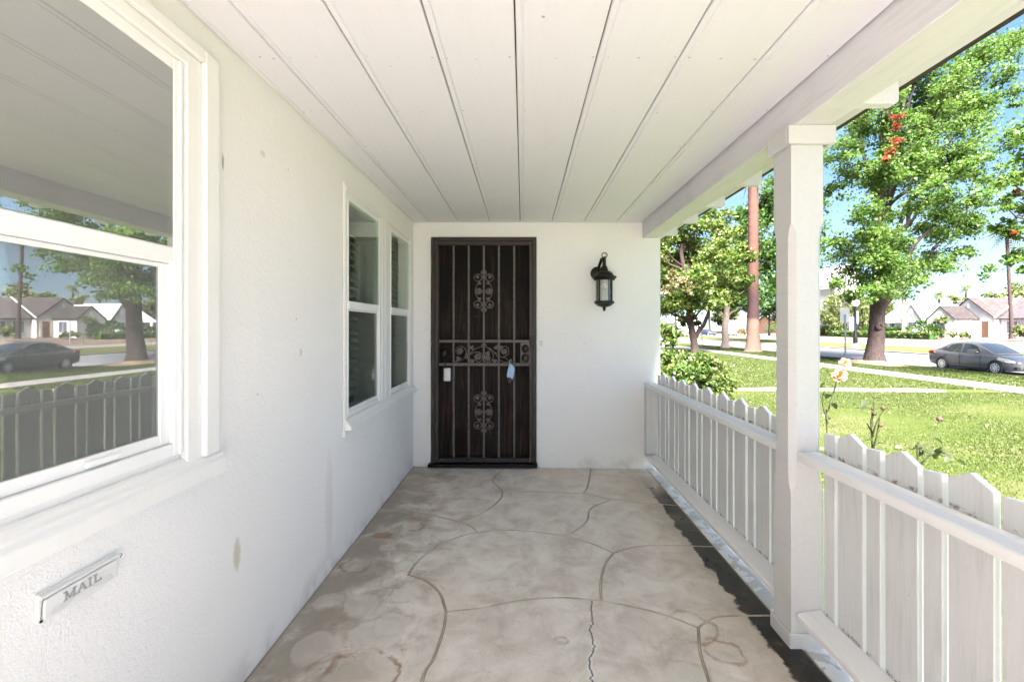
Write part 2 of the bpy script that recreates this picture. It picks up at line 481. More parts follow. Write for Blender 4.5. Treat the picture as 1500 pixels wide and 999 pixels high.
MAT['roof_dark'] = simple("dark_roof_edge", (0.035, 0.024, 0.02), 0.8, 0, 0.3)
MAT['nail'] = simple("painted_nail_head", (0.42, 0.40, 0.38), 0.6, 0, 0.4, 900)
MAT['shingle'] = m_ground("roof_shingle", (0.16, 0.11, 0.095), (0.24, 0.18, 0.16), 3.0)
MAT['soil'] = m_ground("soil", (0.10, 0.07, 0.05), (0.22, 0.16, 0.11), 2.0)
MAT['lawn'] = m_lawn("lawn_ground", (0.058, 0.086, 0.015), (0.08, 0.107, 0.022), (0.15, 0.138, 0.06), 0.65)
MAT['verge'] = m_lawn("verge_ground", (0.07, 0.095, 0.02), (0.11, 0.12, 0.034), (0.17, 0.15, 0.07), 0.8)
MAT['walk'] = m_ground("sidewalk_concrete", (0.15, 0.143, 0.136), (0.21, 0.20, 0.19), 1.2, 0.85)
MAT['edging'] = m_ground("weathered_edging", (0.13, 0.115, 0.095), (0.22, 0.205, 0.18), 1.2, 0.85)
MAT['road'] = m_ground("road_surface", (0.13, 0.13, 0.134), (0.17, 0.17, 0.174), 0.35, 0.85)
MAT['front_road'] = m_ground("frontage_surface", (0.13, 0.115, 0.11), (0.175, 0.16, 0.152), 0.4)
MAT['dry'] = m_ground("dry_yard", (0.085, 0.06, 0.045), (0.13, 0.10, 0.075), 0.5)
MAT['dirt'] = m_ground("dirt_strip", (0.13, 0.085, 0.055), (0.25, 0.19, 0.125), 2.0)
MAT['bark_grey'] = m_bark("grey_bark", (0.020, 0.014, 0.012), (0.075, 0.056, 0.050))
MAT['bark_dark'] = m_bark("dark_bark", (0.018, 0.012, 0.011), (0.075, 0.052, 0.048))
MAT['bark_pale'] = m_bark("pale_bark", (0.10, 0.08, 0.065), (0.26, 0.21, 0.175))
MAT['bark_palm'] = m_bark("palm_bark", (0.018, 0.009, 0.008), (0.115, 0.064, 0.048), True, 2.2)
MAT['leaf_maple'] = m_leaf("maple_leaf", [(0.030, 0.088, 0.012), (0.048, 0.122, 0.016), (0.078, 0.158, 0.024), (0.14, 0.205, 0.045)], 0.40)
MAT['leaf_yellow'] = m_leaf("yellowing_leaf", [(0.035, 0.085, 0.012), (0.07, 0.125, 0.018), (0.115, 0.165, 0.03), (0.17, 0.195, 0.05)], 0.33)
MAT['leaf_dark'] = m_leaf("dark_leaf", [(0.014, 0.05, 0.009), (0.024, 0.075, 0.012), (0.04, 0.10, 0.016), (0.065, 0.125, 0.022)], 0.3)
MAT['leaf_pale'] = m_leaf("pale_leaf", [(0.06, 0.085, 0.028), (0.10, 0.125, 0.04), (0.15, 0.165, 0.06), (0.20, 0.205, 0.085)], 0.3)
MAT['leaf_willow'] = m_leaf("willow_leaf", [(0.05, 0.08, 0.02), (0.08, 0.11, 0.03), (0.12, 0.14, 0.04), (0.16, 0.165, 0.06)], 0.3)
MAT['leaf_pink'] = m_leaf("dry_pinkish_leaf", [(0.16, 0.10, 0.06), (0.23, 0.15, 0.095), (0.25, 0.19, 0.11), (0.13, 0.15, 0.045)], 0.3)
MAT['leaf_red'] = m_leaf("red_leaf", [(0.20, 0.012, 0.012), (0.28, 0.022, 0.018), (0.26, 0.045, 0.03)], 0.3)
MAT['leaf_shrub'] = m_leaf("shrub_leaf", [(0.022, 0.06, 0.010), (0.04, 0.09, 0.014), (0.07, 0.12, 0.02), (0.14, 0.15, 0.045)], 0.2, 0.4)
MAT['leaf_rose'] = m_leaf("rose_leaf", [(0.03, 0.06, 0.02), (0.05, 0.09, 0.03), (0.11, 0.14, 0.07), (0.06, 0.05, 0.035)], 0.25, 0.45)
MAT['petal'] = simple("peach_petal", (0.74, 0.30, 0.14), 0.6, 0, 0.22, 40)
MAT['rosehip'] = simple("spent_rose_head", (0.10, 0.055, 0.035), 0.7, 0, 0.3, 60)
MAT['stem'] = simple("rose_stem", (0.075, 0.085, 0.035), 0.6, 0, 0.3)
MAT['blade'] = m_leaf("grass_blade", [(0.056, 0.084, 0.014), (0.063, 0.09, 0.016), (0.072, 0.097, 0.02), (0.09, 0.105, 0.03)], 0.3)
MAT['litter'] = m_leaf("fallen_leaf", [(0.20, 0.13, 0.06), (0.26, 0.20, 0.12), (0.12, 0.06, 0.03), (0.2, 0.17, 0.08)], 0.1)
MAT['house_white'] = simple("white_house_wall", (0.50, 0.49, 0.475), 0.8, 0, 0.04, 2.0)
MAT['house_cream'] = simple("cream_house_wall", (0.62, 0.56, 0.45), 0.8, 0, 0.06, 2.0)
MAT['house_pink'] = simple("terracotta_house_wall", (0.55, 0.29, 0.19), 0.8, 0, 0.08, 2.0)
MAT['roof_brown'] = m_ground("brown_shingle", (0.036, 0.029, 0.027), (0.058, 0.047, 0.045), 1.6, 0.9, 9.0)
MAT['roof_grey'] = m_ground("grey_shingle", (0.05, 0.041, 0.043), (0.075, 0.063, 0.066), 1.6, 0.9, 9.0)
MAT['roof_pale'] = m_ground("pale_shingle", (0.36, 0.34, 0.33), (0.44, 0.42, 0.41), 1.6, 0.9, 9.0)
MAT['pane_far'] = simple("far_window_pane", (0.10, 0.115, 0.14), 0.15, 0, 0.2)
MAT['door_orange'] = simple("orange_wood_door", (0.15, 0.06, 0.03), 0.6)
MAT['paint_grey'] = simple("grey_car_paint", (0.12, 0.12, 0.126), 0.22, 0.4, 0.03)
MAT['paint_white'] = simple("pale_car_paint", (0.62, 0.63, 0.65), 0.3, 0.2, 0.03)
MAT['paint_navy'] = simple("navy_car_paint", (0.035, 0.05, 0.085), 0.3, 0.3, 0.03)
MAT['car_glass'] = simple("car_glass", (0.03, 0.036, 0.04), 0.04, 0.0, 0.1)
MAT['car_glass'].node_tree.nodes["Principled BSDF"].inputs['Specular IOR Level'].default_value = 1.0
MAT['alloy'] = simple("wheel_alloy", (0.62, 0.62, 0.64), 0.3, 0.6, 0.05)
MAT['lamp_red'] = simple("tail_lamp", (0.26, 0.04, 0.035), 0.2)
MAT['lamp_clear'] = simple("head_lamp", (0.72, 0.70, 0.66), 0.12, 0.3)
MAT['amber'] = simple("amber_lens", (0.75, 0.28, 0.08), 0.25)
MAT['galv'] = simple("galvanised_post", (0.33, 0.34, 0.37), 0.5, 0.4, 0.1)
MAT['sign_back'] = simple("sign_back_plate", (0.72, 0.73, 0.75), 0.5, 0.1, 0.05)
MAT['banner'] = simple("pale_blue_plate", (0.42, 0.52, 0.80), 0.5)
MAT['globe'] = simple("lamp_globe", (0.85, 0.85, 0.86), 0.3, 0, 0.02)


# ------------------------------------------------------------------ geometry helpers
class MB:
    def __init__(s):
        s.v, s.f = [], []

    def add(s, vs, fs):
        k = len(s.v)
        s.v += [tuple(p) for p in vs]
        s.f += [tuple(i + k for i in f) for f in fs]
        return s

    def box(s, x0, x1, y0, y1, z0, z1):
        x0, x1 = min(x0, x1), max(x0, x1); y0, y1 = min(y0, y1), max(y0, y1); z0, z1 = min(z0, z1), max(z0, z1)
        return s.add([(x0, y0, z0), (x1, y0, z0), (x1, y1, z0), (x0, y1, z0), (x0, y0, z1), (x1, y0, z1), (x1, y1, z1), (x0, y1, z1)],
                     [(3, 2, 1, 0), (4, 5, 6, 7), (0, 1, 5, 4), (1, 2, 6, 5), (2, 3, 7, 6), (3, 0, 4, 7)])

    def bev(s, x0, x1, y0, y1, z0, z1, b):
        """box with all twelve edges chamfered by b"""
        bm = bmesh.new()
        bmesh.ops.create_cube(bm, size=1.0)
        for v in bm.verts:
            v.co = Vector(((x0 + x1) / 2 + v.co.x * abs(x1 - x0), (y0 + y1) / 2 + v.co.y * abs(y1 - y0), (z0 + z1) / 2 + v.co.z * abs(z1 - z0)))
        bmesh.ops.bevel(bm, geom=bm.edges[:], offset=b, segments=1, affect='EDGES')
        return s.bm(bm)

    def bm(s, bm):
        bm.verts.index_update()
        vs = [v.co[:] for v in bm.verts]
        fs = [tuple(v.index for v in f.verts) for f in bm.faces]
        bm.free()
        return s.add(vs, fs)

    def prism(s, poly, fn, d0, d1):
        """poly: list of (a, b); fn(a, b, d) -> 3D point; extruded from d0 to d1"""
        n = len(poly)
        vs = [fn(a, b, d0) for a, b in poly] + [fn(a, b, d1) for a, b in poly]
        fs = [tuple(range(n - 1, -1, -1)), tuple(range(n, 2 * n))]
        fs += [(i, (i + 1) % n, n + (i + 1) % n, n + i) for i in range(n)]
        return s.add(vs, fs)

    def tube(s, pts, r, n=6, cap=True):
        pts = [Vector(p) for p in pts]
        rs = r if hasattr(r, '__len__') else [r] * len(pts)
        vs, fs = [], []
        prev = None
        for i, p in enumerate(pts):
            d = (pts[min(i + 1, len(pts) - 1)] - pts[max(i - 1, 0)])
            if d.length < 1e-9: d = Vector((0, 0, 1))
            d.normalize()
            if prev is None:
                a = Vector((1, 0, 0)) if abs(d.x) < 0.9 else Vector((0, 1, 0))
                u = d.cross(a).normalized()
            else:
                u = (prev - d * prev.dot(d))
                u = u.normalized() if u.length > 1e-6 else d.cross(Vector((0.3, 0.5, 0.8))).normalized()
            prev = u
            w = d.cross(u)
            for k in range(n):
                t = 2 * math.pi * k / n
                vs.append(p + (u * math.cos(t) + w * math.sin(t)) * rs[i])
        for i in range(len(pts) - 1):
            for k in range(n):
                fs.append((i * n + k, i * n + (k + 1) % n, (i + 1) * n + (k + 1) % n, (i + 1) * n + k))
        if cap:
            fs.append(tuple(range(n - 1, -1, -1)))
            fs.append(tuple((len(pts) - 1) * n + k for k in range(n)))
        return s.add(vs, fs)

    def lathe(s, prof, c, n=16, axis='z'):
        """prof: (r, h) pairs; around axis through c"""
        vs, fs = [], []
        for r, h in prof:
            for k in range(n):
                t = 2 * math.pi * k / n
                a, b = r * math.cos(t), r * math.sin(t)
                vs.append({'z': (c[0] + a, c[1] + b, c[2] + h), 'x': (c[0] + h, c[1] + a, c[2] + b), 'y': (c[0] + a, c[1] + h, c[2] + b)}[axis])
        for i in range(len(prof) - 1):
            for k in range(n):
                fs.append((i * n + k, i * n + (k + 1) % n, (i + 1) * n + (k + 1) % n, (i + 1) * n + k))
        fs.append(tuple(range(n - 1, -1, -1)))
        fs.append(tuple((len(prof) - 1) * n + k for k in range(n)))
        return s.add(vs, fs)

    def blob(s, c, rx, ry, rz, n=8, m=5):
        prof = []
        vs, fs = [], []
        for i in range(m + 1):
            ph = math.pi * i / m
            for k in range(n):
                t = 2 * math.pi * k / n
                vs.append((c[0] + rx * math.sin(ph) * math.cos(t), c[1] + ry * math.sin(ph) * math.sin(t), c[2] + rz * math.cos(ph)))
        for i in range(m):
            for k in range(n):
                fs.append((i * n + k, i * n + (k + 1) % n, (i + 1) * n + (k + 1) % n, (i + 1) * n + k))
        return s.add(vs, fs)


BASE = {}


def new_obj(name, data, parent=None, loc=None):
    o = bpy.data.objects.new(name, data)
    COL.objects.link(o)
    if parent is not None:
        o.parent = parent
        BASE[o.name] = BASE.get(parent.name, Vector((0, 0, 0)))
    if loc is not None:
        o.location = loc
    return o


def put(name, mb, m, parent=None, smooth=False, bevel=0.0, label=None, fixn=True):
    """links a builder's geometry (world coordinates) as one mesh object, under parent if given"""
    b = BASE.get(parent.name, Vector((0, 0, 0))) if parent is not None else Vector((0, 0, 0))
    me = bpy.data.meshes.new(name)
    me.from_pydata([(x - b.x, y - b.y, z - b.z) for x, y, z in mb.v], [], mb.f)
    if fixn or bevel:
        bm = bmesh.new()
        bm.from_mesh(me)
        bmesh.ops.remove_doubles(bm, verts=bm.verts, dist=1e-5)
        bmesh.ops.recalc_face_normals(bm, faces=bm.faces)
        if bevel:
            es = [e for e in bm.edges if len(e.link_faces) == 2 and e.calc_face_angle(0) > 0.6]
            bmesh.ops.bevel(bm, geom=es, offset=bevel, segments=1, affect='EDGES', clamp_overlap=True)
        bm.to_mesh(me)
        bm.free()
    if smooth:
        me.polygons.foreach_set("use_smooth", [True] * len(me.polygons))
        if hasattr(me, "set_sharp_from_angle"):
            me.set_sharp_from_angle(angle=R(40))
    me.materials.append(MAT[m] if isinstance(m, str) else m)
    o = new_obj(name, me, parent)
    if label: o['label'] = label
    return o


def tag(o, label, cat, group=None):
    o['label'] = label
    o['category'] = cat
    if group: o['group'] = group
    return o


def thing(name, label, cat, loc=(0, 0, 0), group=None):
    o = new_obj(name, None, None, loc)
    o.empty_display_size = 0.2
    BASE[o.name] = Vector(loc)
    return tag(o, label, cat, group)


def struct(o, label=None):
    o['kind'] = 'structure'
    if label: o['label'] = label
    return o


def copy_part(src, parent, loc=None):
    o = src.copy()
    COL.objects.link(o)
    o.parent = parent
    BASE[o.name] = BASE.get(parent.name, Vector((0, 0, 0)))
    if loc is not None: o.location = loc
    return o


def copy_tree(o, parent=None):
    c = o.copy()
    COL.objects.link(c)
    if parent is not None: c.parent = parent
    for ch in list(o.children):
        copy_tree(ch, c)
    return c


def np_mesh(name, verts, quads, m, parent=None, base=None):
    """fast mesh from numpy arrays; quads is (n, k)"""
    me = bpy.data.meshes.new(name)
    b = BASE.get(parent.name, Vector((0, 0, 0))) if parent is not None else Vector((0, 0, 0))
    verts = np.asarray(verts, dtype=np.float32) - np.array(b, dtype=np.float32)
    k = quads.shape[1]
    me.vertices.add(len(verts))
    me.vertices.foreach_set("co", verts.ravel())
    me.loops.add(quads.size)
    me.loops.foreach_set("vertex_index", quads.astype(np.int32).ravel())
    me.polygons.add(len(quads))
    me.polygons.foreach_set("loop_start", np.arange(0, quads.size, k, dtype=np.int32))
    me.update(calc_edges=True)
    me.validate()
    me.materials.append(MAT[m] if isinstance(m, str) else m)
    return new_obj(name, me, parent)


def leaves(centers, size, aspect=0.75, up=0.35, var=0.35, fold=0.25):
    """kite-shaped leaves at the given points, each folded along its midrib; returns (verts, quads)"""
    C = np.asarray(centers, dtype=np.float64)
    n = len(C)
    d = nrng.normal(size=(n, 3)); d[:, 2] -= 0.25
    d /= np.linalg.norm(d, axis=1)[:, None]
    nn = nrng.normal(size=(n, 3)); nn[:, 2] += up * 3
    w = np.cross(d, nn); w /= (np.linalg.norm(w, axis=1)[:, None] + 1e-9)
    nn = np.cross(w, d)
    L = size * (1 + var * nrng.uniform(-1, 1, n))[:, None]
    W = L * aspect * 0.5
    p0 = C - d * L * 0.5
    p1 = C + w * W + nn * W * fold * 2 - d * L * 0.05
    p2 = C + d * L * 0.5
    p3 = C - w * W + nn * W * fold * 2 - d * L * 0.05
    V = np.stack([p0, p1, p2, p3], axis=1).reshape(-1, 3)
    Q = np.arange(n * 4).reshape(n, 4)
    return V, Q


def clump_points(c, r, n, sub=7, flat=0.85, spread=0.75, tight=0.36):
    """leaf positions: several ragged sub-clumps inside a ball"""
    c = np.array(c)
    subs = nrng.normal(size=(sub, 3))
    subs /= np.linalg.norm(subs, axis=1)[:, None]
    subs *= (spread * r * nrng.uniform(0.35, 1.0, sub) ** 0.6)[:, None]
    subs[:, 2] *= flat
    idx = nrng.integers(0, sub, n)
    sr = r * tight * nrng.uniform(0.6, 1.35, sub)
    off = nrng.normal(size=(n, 3)) * sr[idx][:, None] * 0.72
    off[:, 2] *= 0.6
    return c + subs[idx] + off


def limb_pts(a, b, sag=0.15, n=6, jit=0.05):
    a, b = Vector(a), Vector(b)
    L = (b - a).length
    mid = (a + b) / 2 + Vector((rng.uniform(-1, 1), rng.uniform(-1, 1), rng.uniform(0.3, 1))) * L * sag
    out = []
    for i in range(n + 1):
        t = i / n
        p = a * (1 - t) ** 2 + mid * 2 * t * (1 - t) + b * t * t
        if 0 < i < n: p += Vector((rng.uniform(-1, 1), rng.uniform(-1, 1), rng.uniform(-1, 1))) * L * jit
        out.append(p)
    return out


# ------------------------------------------------------------------ the setting: ground, street
CEIL = 2.213
PY0 = -2.0         # where the porch roof ends, behind the viewer
YB = 4.14           # face of the end wall

def zl(X):
    """ground height across the street profile"""
    pts = [(-400, -0.6), (1.25, -0.52), (3.0, -0.70), (6.5, -0.82), (16, -0.87), (21.7, -0.87), (32.6, -0.87), (42, -0.83), (47, -0.78), (55, -0.45), (62, -0.22), (90, -0.1), (500, 0.0)]
    for (x0, z0), (x1, z1) in zip(pts, pts[1:]):
        if X <= x1:
            return z0 + (z1 - z0) * (X - x0) / (x1 - x0)
    return 0.0


YS = [-150, -60, -20, -8] + [i * 1.0 for i in range(-5, 40)] + [40 + 5 * i for i in range(0, 25)] + [200, 300, 500, 800]


def sheet(name, xs, dz, m, ys=YS, bumpy=0.0):
    vs = [(x, y, zl(x) + dz + (bumpy * (math.sin(x * 1.7 + y * 0.6) + math.sin(y * 1.1 - x * 0.4)) if bumpy else 0)) for y in ys for x in xs]
    k = len(xs)
    fs = [(j * k + i, j * k + i + 1, (j + 1) * k + i + 1, (j + 1) * k + i) for j in range(len(ys) - 1) for i in range(k - 1)]
    mb = MB().add(vs, fs)
    return mb


# one big sheet to the horizon, below everything else
struct(put("ground", sheet("ground", [-800, -60, 1.0, 1.25, 2, 3, 5, 6.5, 10, 16, 21.7], -0.16, 'soil', bumpy=0.0), 'soil', fixn=False), "bare soil under and around the plots")
xs = [1.26, 1.7, 2.2, 3.0, 4, 5, 6.5, 8, 10, 12, 14, 15.98]
struct(put("lawn", sheet("lawn", xs, 0, 'lawn', [y for y in YS if y <= 300], 0.008), 'lawn', smooth=True, fixn=False), "front lawn sloping from the porch to the sidewalk")
struct(put("parkway", sheet("parkway", [17.52, 18.5, 19.6, 20.6, 21.55], 0.012, 'lawn', [y for y in YS if y <= 300], 0.01), 'lawn', fixn=False), "grass strip between the sidewalk and the kerb")
KT, RD = -0.865, -0.985
kerb = MB().box(21.56, 21.74, -60, 300, -1.2, KT)
struct(put("kerb", kerb, 'walk', fixn=False, bevel=0.02), "pale concrete kerb on the near side of the street")
rd = MB()
xr = [21.742, 24, 27, 30, 32.5]
crown = [0, 0.05, 0.08, 0.05, 0]
rys = [-150, -40, 0, 20, 40, 60, 80, 120, 200, 300, 500]
vs = [(x, y, RD + c) for y in rys for x, c in zip(xr, crown)]
rd.add(vs, [(j * 5 + i, j * 5 + i + 1, (j + 1) * 5 + i + 1, (j + 1) * 5 + i) for j in range(len(rys) - 1) for i in range(4)])
struct(put("road", rd, 'road', fixn=False), "pale sunlit street running along the fronts of the plots")
struct(put("kerb", MB().box(32.502, 32.68, -60, 300, -1.2, -0.86), 'walk', fixn=False, bevel=0.02), "concrete kerb on the far side of the street")
struct(put("verge", sheet("verge", [32.685, 35, 38, 41.5], 0.012, 'verge', [y for y in YS if y <= 300]), 'verge', fixn=False), "wide grass verge on the far side of the street")
struct(put("frontage_path", sheet("frontage_path", [41.505, 44, 46.5], 0.0, 'front_road', [y for y in YS if y <= 300]), 'front_road', fixn=False), "pale pavement in front of the houses across the street")
struct(put("far_yards", sheet("far_yards", [46.505, 50, 55, 62, 75, 90, 200, 800], 0.0, 'dry'), 'dry', fixn=False), "dry front yards and land around the houses across the street")

sw = struct(put("sidewalk", MB().add([(15.98, -60, -1.02), (17.53, -60, -1.02), (17.53, 300, -1.02), (15.98, 300, -1.02)], [(0, 1, 2, 3)]), 'soil', fixn=False), "concrete sidewalk along the front lawns")
BASE[sw.name] = Vector((0, 0, 0))
slab0 = None
y = 2.0
k = 0
while y < 110:
    if slab0 is None:
        slab0 = put("slab", MB().bev(16.0, 17.5, 0.012, 1.838, -0.10, 0.02, 0.012), 'walk', sw)
        slab0.location = (0, y, -0.865)
    else:
        s_ = copy_part(slab0, sw, (0, y, -0.865 + rng.uniform(-0.006, 0.006)))
    y += 1.85
    k += 1
# concrete driveway on the left plot, crossing the sidewalk line to the street, and the narrow dirt strip with its edging
dv = MB().box(6.0, 15.975, 45.5, 49.5, -1.0, -0.80).box(17.525, 21.55, 45.5, 49.5, -1.0, -0.835)
dv.box(-14, 1.24, -16, -3.02, -0.9, -0.40)  # unseen slab behind the viewer, added to bounce sunlight into the porch
struct(put("driveway_and_bounce_slab", dv, 'walk', fixn=False), "pale concrete driveways crossing the grass and an unseen slab added beside the house to bounce light")
st = MB()
n = 24
for i in range(n):
    x0, x1 = 5.5 + i * 8.4 / n, 5.5 + (i + 1) * 8.4 / n
    st.add([(x0, 14.95, zl(x0) + 0.03), (x1, 14.95, zl(x1) + 0.03), (x1, 15.5 + 0.1 * math.sin(i), zl(x1) + 0.03), (x0, 15.5 + 0.1 * math.sin(i - 1), zl(x0) + 0.03)], [(0, 1, 2, 3)])
struct(put("dirt_path", st, 'dirt', fixn=False), "narrow bare dirt strip across the lawn")
ed = MB()
for i in range(n):
    x0, x1 = 5.5 + i * 8.4 / n, 5.5 + (i + 1) * 8.4 / n - 0.02
    ed.box(x0, x1, 14.89, 14.945, -1.0, zl(x0) + 0.036)
struct(put("edging_path", ed, 'edging', fixn=False), "thin pale concrete edging along the dirt strip")
# mound of dirt and roots round the foot of the large maple
md = MB()
mc = (20.3, 26.6)
vs, fs = [(mc[0], mc[1], -0.66)], []
for j, (rr, h) in enumerate([(0.6, -0.68), (1.1, -0.76), (1.6, -0.83), (2.3, -0.90)]):
    for i in range(20):
        a = 2 * math.pi * i / 20
        q = 1 + 0.12 * math.sin(3 * a + j) + 0.08 * math.sin(5 * a)
        vs.append((mc[0] + min(rr * q * math.cos(a) * 0.62, 1.2), mc[1] + rr * q * math.sin(a) * 1.5, h))
for i in range(20):
    fs.append((0, 1 + i, 1 + (i + 1) % 20))
    for j in range(3):
        fs.append((1 + j * 20 + i, 1 + (j + 1) * 20 + i, 1 + (j + 1) * 20 + (i + 1) % 20, 1 + j * 20 + (i + 1) % 20))
struct(put("dirt_mound", md.add(vs, fs), 'dirt', smooth=True), "low mound of bare dirt round the maple trunk")

# grass blades on the lawn in view, and fallen leaves: nobody could count them
def blades(n, x0, x1, y0, y1, h, wscale, power=1.0):
    Y = y0 + (y1 - y0) * nrng.uniform(0, 1, n) ** power
    X = nrng.uniform(x0, x1, n)
    keep = (X / Y > 0.36) & (X / Y < 1.35) & ~((Y > 14.8) & (Y < 15.6) & (X > 5.4))
    X, Y = X[keep], Y[keep]
    Z = np.array([zl(x) for x in X])
    ang = nrng.uniform(0, 2 * math.pi, len(X))
    H = h * nrng.uniform(0.5, 1.3, len(X))
    D = np.sqrt(X ** 2 + Y ** 2)
    W = wscale * (0.004 + 0.0011 * D) * nrng.uniform(0.6, 1.3, len(X))
    lean = nrng.normal(size=(len(X), 2)) * H[:, None] * 0.55
    a = np.stack([X - np.cos(ang) * W, Y - np.sin(ang) * W, Z - 0.01], 1)
    b = np.stack([X + np.cos(ang) * W, Y + np.sin(ang) * W, Z - 0.01], 1)
    c = np.stack([X + lean[:, 0], Y + lean[:, 1], Z + H], 1)
    return np.stack([a, b, c], 1).reshape(-1, 3), np.arange(len(X) * 3).reshape(-1, 3)

V1, Q1 = blades(240000, 2.2, 15.9, 2.2, 16.5, 0.024, 0.7, 1.0)
V2, Q2 = blades(110000, 7.0, 15.9, 15.0, 36.0, 0.04, 1.1)
V3, Q3 = blades(90000, 17.55, 21.5, 14.0, 50.0, 0.055, 1.1)
Vg = np.concatenate([V1, V2, V3]); Qg = np.concatenate([Q1, Q2 + len(V1), Q3 + len(V1) + len(V2)])
gr = np_mesh("grass", Vg, Qg, 'blade')
gr['kind'] = 'stuff'; gr['label'] = "short green and straw coloured grass of the lawn and parkway"
pts = []
while len(pts) < 190:
    X, Y = rng.uniform(2.5, 21), rng.uniform(3, 32)
    if 0.36 < X / Y < 1.3 and not 15.9 < X < 17.6:
        pts.append((X, Y, zl(X) + 0.045))
V, Q = leaves(pts, 0.075, 0.7, 1.2, 0.5, 0.3)
fl = np_mesh("fallen_leaves", V, Q, 'litter')
fl['kind'] = 'stuff'; fl['label'] = "dry fallen leaves scattered over the lawn"


# ------------------------------------------------------------------ the house: walls, ceiling, roof over the porch
def holed_wall(a_cuts, b_cuts, holes, fn, d0, d1):
    """wall sheet of thickness d0..d1 with rectangular holes; fn(a, b, d) -> point. Reveals are closed."""
    mb = MB()
    def is_hole(i, j):
        ca, cb = (a_cuts[i] + a_cuts[i + 1]) / 2, (b_cuts[j] + b_cuts[j + 1]) / 2
        return any(h[0] < ca < h[1] and h[2] < cb < h[3] for h in holes)
    na, nb = len(a_cuts) - 1, len(b_cuts) - 1
    for i in range(na):
        for j in range(nb):
            if is_hole(i, j): continue
            a0, a1, b0, b1 = a_cuts[i], a_cuts[i + 1], b_cuts[j], b_cuts[j + 1]
            for d in (d0, d1):
                mb.add([fn(a0, b0, d), fn(a1, b0, d), fn(a1, b1, d), fn(a0, b1, d)], [(0, 1, 2, 3)])
            for (p, q, ii, jj) in (((a0, b0), (a1, b0), i, j - 1), ((a1, b0), (a1, b1), i + 1, j), ((a1, b1), (a0, b1), i, j + 1), ((a0, b1), (a0, b0), i - 1, j)):
                if not (0 <= ii < na and 0 <= jj < nb) or is_hole(ii, jj):
                    mb.add([fn(*p, d0), fn(*q, d0), fn(*q, d1), fn(*p, d1)], [(0, 1, 2, 3)])
    return mb

BW = (-0.30, 1.325, 0.90, 2.03)            # opening of the large window: y0 y1 z0 z1
W1 = (2.575, 3.135, 0.755, 2.005)
W2 = (3.41, 3.95, 0.755, 2.005)
ys = sorted([PY0, BW[0], BW[1], W1[0], W1[1], W2[0], W2[1], YB + 0.2])
zs = sorted([-0.6, BW[2], BW[3], W1[2], W1[3], 2.6])
fw = holed_wall(ys, zs, [BW, W1, W2], lambda a, b, d: (d, a, b), -1.0, -1.16)
tag(put("house_wall", fw, 'stucco'), "long white stucco house wall with the windows and the mail slot", "wall")
DO = (-0.838, 0.124, -0.05, 2.083)
xs_ = [-0.998, DO[0], DO[1], 1.25]
zs_ = [-0.6, -0.05, DO[3], 2.6]
ew = holed_wall(xs_, zs_, [DO], lambda a, b, d: (a, d, b), YB, YB + 0.2)
ew.box(1.09, 1.25, YB + 0.203, 10.5, -0.6, 2.6)
tag(put("end_wall", ew, 'stucco'), "white stucco end wall holding the iron door and the lantern", "wall")
bw = MB().box(-8.2, -8.0, PY0, 10.5, -0.6, 2.6).box(-8.0, -1.162, PY0, PY0 + 0.1, -0.6, 2.6).box(-8.0, 1.08, 10.3, 10.5, -0.6, 2.6)
tag(put("rear_wall", bw, 'stucco'), "outer rear and side walls of the house behind the porch", "wall")
struct(put("room_floor", MB().box(-7.99, -1.17, PY0 + 0.11, 10.29, -0.1, 0.0), 'dark_room', fixn=False), "dark floor inside the house")


ceil = struct(put("ceiling", MB().box(-0.998, 1.10, PY0, YB - 0.002, CEIL + 0.016, CEIL + 0.05), 'roof_dark'), "white boarded porch ceiling")
BASE[ceil.name] = Vector((0, 0, 0))
edges = [-0.999, -0.857, -0.584, -0.298, -0.025, 0.261, 0.553, 0.845, 1.0835]
for i, (a, b) in enumerate(zip(edges, edges[1:])):
    # each board: flat face with a bead and a chamfer towards the next one
    g = 0.0024
    x0, x1 = a + (g if i else 0), b - g
    yj = [PY0, YB - 0.001]
    z0 = CEIL + rng.uniform(-0.0008, 0.0008)
    poly = [(x0, CEIL + 0.016), (x0, z0 + 0.004), (x0 + 0.004, z0), (x0 + 0.017, z0), (x0 + 0.021, z0 + 0.005), (x0 + 0.0265, z0), (x1 - 0.003, z0), (x1, z0 + 0.004), (x1, CEIL + 0.016)]
    put("board", MB().prism(poly, lambda p, q, d: (p, d, q), yj[0], yj[1]), 'ceiling', ceil)

nl = MB()
for yy in [1.2 + 0.4 * k for k in range(8)]:
    for a, b in zip(edges, edges[1:]):
        for x in (a + 0.035, (a + b) / 2, b - 0.02):
            if rng.random() < 0.7:
                x += rng.uniform(-0.006, 0.006); y_ = yy + rng.uniform(-0.012, 0.012); q = rng.uniform(0.0025, 0.0058)
                nl.add([(x + q * math.cos(t), y_ + q * 0.7 * math.sin(t), CEIL - 0.0016) for t in (0, 1.05, 2.1, 3.14, 4.2, 5.24)], [(5, 4, 3, 2, 1, 0)])
nl_o = put("nail_head", nl, 'nail', ceil, fixn=False)
nl_o['kind'] = 'stuff'

